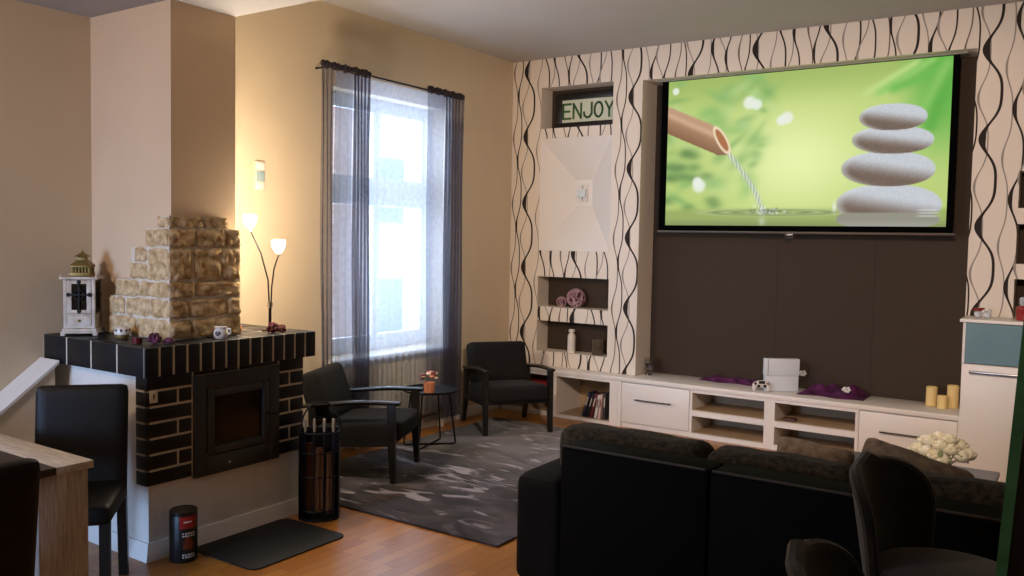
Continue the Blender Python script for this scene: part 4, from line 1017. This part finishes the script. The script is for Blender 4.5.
for _ in range(40):
    cu, cv = .40 + rng.normal(0, .028), .082 + abs(rng.normal(0, .016)); lay(np.exp(-(((gu - cu) / .005) ** 2 + ((gv - cv) / .007) ** 2)) * .8, (236, 244, 238) if rng.rand() > .35 else (110, 120, 96))
lay(np.exp(-(((gu - .385) / .012) ** 2 + ((gv - .03) / .03) ** 2)) * .5, (222, 230, 222))
img = np.clip(img, 0, 1); img = np.where(img <= .04045, img / 12.92, ((img + .055) / 1.055) ** 2.4)
me = bpy.data.meshes.new('picture')
vv = np.stack([SX0 + (SX1 - SX0) * gu - 2.72, np.zeros_like(gu), SZ0_ + (SZ1_ - SZ0_) * gv - 1.74], -1).reshape(-1, 3)
idx = np.arange((NU + 1) * (NV + 1)).reshape(NU + 1, NV + 1)
fc_ = np.stack([idx[:-1, :-1], idx[1:, :-1], idx[1:, 1:], idx[:-1, 1:]], -1).reshape(-1, 4)
me.from_pydata(vv.tolist(), [], fc_.tolist())
ca = me.color_attributes.new('picture', 'FLOAT_COLOR', 'POINT')
ca.data.foreach_set('color', np.concatenate([img.reshape(-1, 3), np.ones((img.shape[0] * img.shape[1], 1))], 1).astype(np.float32).ravel())
pm = bpy.data.materials.new('projected_picture'); pm.use_nodes = True; nt = pm.node_tree; pb = nt.nodes['Principled BSDF']
an_ = nt.nodes.new('ShaderNodeAttribute'); an_.attribute_name = 'picture'
pb.inputs['Base Color'].default_value = (.02, .02, .02, 1); pb.inputs['Roughness'].default_value = .9; pb.inputs['Specular IOR Level'].default_value = 0
nt.links.new(an_.outputs['Color'], pb.inputs['Emission Color']); pb.inputs['Emission Strength'].default_value = .92
me.materials.append(pm); po = bpy.data.objects.new('picture', me); COL.objects.link(po); po.parent = SC; po.location = (0, .003, 0)
MB().bb(SX0, SX1, SYY + .004, SYY + .0065, SZ0_, SZ1_).obj('fabric_backing', MATS['screen_black'], SC, True)

# ================================================================== TALL CABINET at the right
TC = thing('tall_cabinet', 'tall white cabinet with glass upper door at the right of the screen', 'cabinet', (4.45, -.20, .001))
x0, x1, y0, y1 = 4.05, 4.92, -.36, -.012
b = MB(); b.bb(x0, x1, y0 + .02, y1, .06, .855, .003); b.obj('body', M_white, TC, True)
MB().bb(x0 + .03, x1 - .03, y0 + .06, y1, .001, .06).obj('plinth', M_whitep, TC, True)
d = MB().bb(x0 + .003, x1 - .003, y0, y0 + .019, .065, .852, .003).obj('door', M_white, TC, True)
b = MB(); b.bb(x0 + .05, x1 - .05, y0 - .035, y0 - .001, .795, .812, .005); b.obj('handle', M_chrome, d, True, label='long steel ledge handle')
b = MB(); b.bb(x0, x0 + .016, y0 + .01, y1, .856, 1.143); b.bb(x1 - .016, x1, y0 + .01, y1, .856, 1.143); b.bb(x0 + .016, x1 - .016, y1 - .012, y1, .856, 1.143); b.obj('display_case', M_whitep, TC, True)
MB().bb(x0 + .017, x1 - .017, y0 + .008, y0 + .014, .862, 1.140).obj('glass_door', mat('blue_grey_glass', '6f8a94', 0.12, var=0.06, vscale=5), TC, True, label='blue-grey glass door panel')
MB().bb(x0 - .02, x1 + .02, y0 - .01, y1, 1.144, 1.166, .003).obj('top_board', M_white, TC, True)
r = thing('glass_figurine', 'red and clear glass figurine on top of the tall cabinet', 'figurine', (4.15, -.22, 1.1675))
b = MB(); b.sph((-.025, 0, .03), .03, (.9, .8, 1)); b.sph((.03, 0, .028), .028, (1, .8, 1)); b.sph((.045, 0, .055), .014); b.obj('body', mat('clear_crystal', 'dfe4e8', 0.08, trans=0.6, var=0.02), r)
b = MB(); b.sph((-.03, -.004, .058), .024, (1.3, .8, .6)); b.sph((.0, -.004, .066), .014, (1.3, .8, .6)); b.obj('red_top', mat('red_glass', '7a1f1a', 0.15, var=0.1), r)
r = thing('glass_jar', 'red filled glass jar with clear stopper near the frame edge', 'jar', (4.40, -.20, 1.1675))
MB().lathe([(0, 0), (.045, 0), (.05, .01), (.05, .085), (.035, .10), (0, .10)]).obj('body', mat('red_jar_glass', '8a2a26', 0.12, var=0.1), r)
MB().lathe([(0, .1005), (.026, .1005), (.03, .115), (.03, .15), (.02, .16), (0, .16)]).obj('stopper', MATS['clear_crystal'], r)

# ================================================================== SOFA (seen from behind)
SFY = -3.75
SF = thing('sofa', 'long dark sofa seen from behind, facing the screen', 'sofa', (3.9, -3.3, .001))
sx0, sx1 = 2.84, 4.98; seam = 3.535
for a, c in ((sx0, seam - .003), (seam + .003, 4.60), (4.606, sx1)):
    p = MB().bb(a, c, SFY, SFY + .20, .06, .735, .018).obj('back_panel', M_sofa, SF, True)
    MB().tube([(a + .012, SFY + .006, .736), (c - .012, SFY + .006, .736)], .006, 8).obj('piping', mat('sofa_piping', '2a241d', 0.7, var=0.1), p, True)
for a, c in ((2.585, sx0 - .004), (sx1 + .004, 5.24)): MB().cushion(((a + c) / 2, -3.29, .315), (c - a, .90, .51), .05, (0, 0, .008)).obj('armrest', mat('sofa_arm_fabric', '14120e', 0.8, var=0.08, vscale=30, bump=0.1, bscale=180, spec=0.1), SF, True)
MB().bb(sx0, sx1, SFY + .21, -2.86, .06, .28, .02).obj('seat_base', M_sofa, SF, True)
for a, c in ((sx0, 3.53), (3.53, 4.25), (4.25, sx1)): MB().cushion(((a + c) / 2, -3.20, .36), (c - a - .01, .68, .16), .05, (0, 0, .015)).obj('seat_cushion', M_scush, SF, True)
for x in (2.68, 5.14):
    for y in (-3.66, -2.95): MB().box((x, y, .03), (.06, .06, .062), .005).obj('foot', M_black, SF, True)
for (a, c, z, ty) in ((2.68, 3.42, .765, 5), (3.412, 4.04, .762, 5), (4.035, 4.97, .775, 6)):
    MB().cushion(((a + c) / 2, SFY + .325, z - .195), (c - a, .22, .39), .07, (0, .02, .008), RX(math.radians(-ty)), nz=.014, n=16).obj('back_cushion', M_scush, SF, True)
for k, (c, d_, rt, lb) in enumerate((((3.74, -2.83, .655), (.36, .12, .265), RZ(-.1) @ RX(math.radians(-14)) @ RY(.05), 'taupe plush pillow on the sofa, left of the two seen past the backrest'), ((4.16, -2.80, .665), (.46, .12, .255), RZ(-.05) @ RX(math.radians(-12)) @ RY(.20), 'taupe plush pillow on the sofa below the cream roses, tilted'))):
    lo = MB(); lo.cushion((0, 0, 0), (d_[0], .07, d_[2]), .03, (0, .05, 0), rt, nz=.015)
    zmin = min(v.co.z for v in lo.bm.verts); bmesh.ops.translate(lo.bm, vec=(0, 0, -zmin), verts=lo.bm.verts)
    o = lo.obj('throw_pillow', M_pill); o.location = (c[0], c[1] - .12, .458); tag(o, lb, 'pillow', 'taupe throw pillows')
# coffee table and roses
CTB = thing('coffee_table', 'low dark grey coffee table between sofa and tall cabinet', 'coffee table', (3.98, -1.85, .001))
MB().bb(3.56, 4.40, -2.20, -1.54, .375, .402, .006).obj('table_top', mat('slate_grey_top', '5a5c60', 0.35, var=0.05), CTB, True)
for x in (3.62, 4.34):
    for y in (-2.14, -1.60): MB().bb(x - .03, x + .03, y - .03, y + .03, .001, .375, .004).obj('leg', M_black, CTB, True)
RV = thing('rose_vase', 'glass vase with bunch of cream roses on the coffee table', 'vase of roses', (4.12, -1.72, .403))
MB().lathe([(0, 0), (.045, 0), (.05, .01), (.055, .07), (.05, .07), (.045, .014), (0, .012)]).obj('vase', M_glass, RV)
M_rose = mat('cream_rose', 'efeadb', 0.7, h2='d6cba2', vscale=25, bump=0.15, bscale=60)
random.seed(11)
heads = [(.02, -.085, .085), (-.065, -.06, .115), (-.115, -.01, .115), (-.06, .0, .165), (.0, -.02, .150), (.055, -.03, .135), (.11, -.03, .105), (.04, .03, .18), (-.02, .06, .18), (-.09, .06, .15), (.09, .06, .15), (.135, .03, .11), (-.135, .05, .09), (-.02, -.075, .10)]
for k, (x, y, z) in enumerate(heads):
    b = MB(); R_ = .047
    b.sph((x, y, z), R_ * .62, (1, 1, 1.05), u=12, v=8)
    for ring, (n_, rr, tilt, s_) in enumerate(((3, .35, .2, .6), (5, .6, .5, .75), (6, .85, .85, .85))):
        for q in range(n_):
            a = 2 * PI * q / n_ + ring * .7 + k; d = Vector((math.cos(a), math.sin(a), 0))
            b.sph(Vector((x, y, z + (.012 - .012 * ring))) + d * R_ * rr * .8, R_ * s_ * .62, (.35, 1, 1.0), RZ(a) @ RY(tilt * .6), u=8, v=6)
    ro = b.obj('rose', M_rose, RV)
    MB().tube([(x * .25, y * .25, .015), (x * .5, y * .5, .06), (x, y, z - .02)], .003, 6).obj('stem', mat('rose_stem', '4a5a30', 0.6, var=0.1), ro)
b = MB()
for k in range(16):
    a = k * 2.4; b.sph((.12 * math.cos(a), .10 * math.sin(a), .075 + .02 * (k % 3)), .03, (1, .5, .12), RZ(a) @ RY(.5), u=8, v=6)
b.obj('leaves', mat('rose_leaf', '7c8a5c', 0.6, var=0.12), RV)

# ================================================================== BAR STOOLS AND GLASS PANEL in the foreground
def stool(label, loc, rz):
    r = thing('bar_stool', label, 'bar stool', loc, rz, 'velvet bar stools')
    b = MB(); b.lathe([(0, .625), (.18, .625), (.212, .64), (.222, .665), (.21, .69), (.16, .702), (0, .706)], n=40); b.obj('seat', M_velv, r)
    # shell: wraps the rear of the seat, highest at the middle (+Y is the rear)
    def f(u, v, dr=0.0):
        v = 1 - (1 - v) ** 1.7
        k = max(0.0, (v - .25) / .75); ha = 56 * (max(0.0, 1 - k ** 3.2)) ** (1 / 2.4) * (.84 + .16 * v) + 1.0
        a = math.radians(ha) * (2 * u - 1); q = abs(2 * u - 1)
        z = .66 + .32 * v - .02 * q ** 2 * v
        rad = .240 + .050 * v + dr
        return (rad * math.sin(a), rad * math.cos(a), z)
    b = MB(); b.shell(lambda u, v: f(u, v), lambda u, v: f(u, v, -.034), 30, 24); b.obj('backrest', M_velv, r)
    b = MB(); b.tube([f(0, k / 24, -.017) for k in range(24)] + [f(.5, 1.0, -.017)] + [f(1, 1 - k / 24, -.017) for k in range(1, 25)], .0195, 8); b.obj('rim', M_velv, r)
    for k in range(4):
        a = PI / 4 + k * PI / 2; b = MB(); b.tube([(.13 * math.cos(a), .13 * math.sin(a), .66), (.21 * math.cos(a), .21 * math.sin(a), .002)], [.014, .009], 10); b.obj('leg', M_bmetal, r)
    MB().tube([(.185 * math.cos(a), .185 * math.sin(a), .20) for a in [2 * PI * k / 28 for k in range(28)]], .008, 8, True).obj('foot_ring', M_bmetal, r)
    return r
ST1 = stool('grey velvet bar stool right behind the sofa, curved back and seat in view', (4.475, -4.23, .001), math.radians(74))
dup(ST1, (4.54, -5.10, .001), math.radians(96), 'grey velvet bar stool at the picture bottom, only its back top in view')
r = thing('glass_screen', 'dark upright panel with green glass edge at the right border', 'glass screen', (4.95, -5.6, .001))
b = MB(); b.prism([(4.645, .0), (4.728, 1.62), (5.28, 1.62), (5.28, .0)], lambda u, v, w_: (u, w_, v + .001), -5.63, -5.60); b.obj('panel', mat('black_glass', '0d0f10', 0.2, var=0.05), r, True)
b = MB(); b.prism([(4.630, .0), (4.713, 1.62), (4.7275, 1.62), (4.6445, .0)], lambda u, v, w_: (u, w_, v + .001), -5.635, -5.595); b.obj('edge', mat('green_glass_edge', '5aa276', 0.12, h2='1c4a30', vscale=4), r, True, label='green glass edge')

# ================================================================== DINING SET at the left
DT = thing('dining_table', 'washed oak dining table with slab legs at the left border', 'table', (1.0, -5.75, .001))
tx0, tx1, ty0, ty1 = .18, 1.535, -6.35, -5.17
b = MB(); b.bb(tx0, tx1, ty0, -5.62, .72, .75, .002); b.bb(tx0, tx1, -5.32, ty1, .72, .75, .002); b.obj('table_top', M_oak, DT, True)
MB().bb(tx0, tx1, -5.62, -5.32, .721, .7505, .001).obj('dark_inset', mat('dark_brown_inset', '2b211b', 0.4, var=0.1), DT, True, label='dark inset strip')
for y in (ty1 - .115, ty0 + .115):
    for x in (tx1 - .06, tx0 + .06): MB().box((x, y, .3595), (.095, .195, .719), .003).obj('leg', M_oakv, DT, True)
b = MB(); b.bb(tx1 - .06, tx1 - .035, ty0 + .22, ty1 - .22, .60, .719); b.bb(tx0 + .12, tx1 - .12, ty1 - .06, ty1 - .035, .60, .719); b.obj('apron', M_oak, DT, True)
def dining_chair(label, loc, rz):
    r = thing('dining_chair', label, 'chair', loc, rz, 'dark leatherette dining chairs')
    MB().cushion((0, -.02, .435), (.41, .45, .09), .028, (0, 0, .008)).obj('seat', M_leath, r)
    b = MB(); b.cushion((0, 0, 0), (.40, .062, .52), .024, (0, .006, 0), RX(math.radians(-7))); bmesh.ops.translate(b.bm, vec=(0, .225, .668), verts=b.bm.verts); b.obj('backrest', M_leath, r)
    for sx in (-1, 1):
        MB().prism([(-.232, 0), (-.198, 0), (-.19, .40), (-.235, .40)], lambda u, v, w_: (w_, u, v), sx * .178 - .021, sx * .178 + .021).obj('leg', M_black, r)
        MB().prism([(.255, 0), (.222, 0), (.17, .40), (.215, .40)], lambda u, v, w_: (w_, u, v), sx * .178 - .021, sx * .178 + .021).obj('leg', M_black, r)
    return r
C1 = dining_chair('dark leatherette dining chair by the fireplace side, seat in view', (1.02, -4.98, .001), math.radians(49))
dup(C1, (1.75, -5.826, .001), math.radians(-90), 'dark leatherette dining chair at the left border, seen from behind')
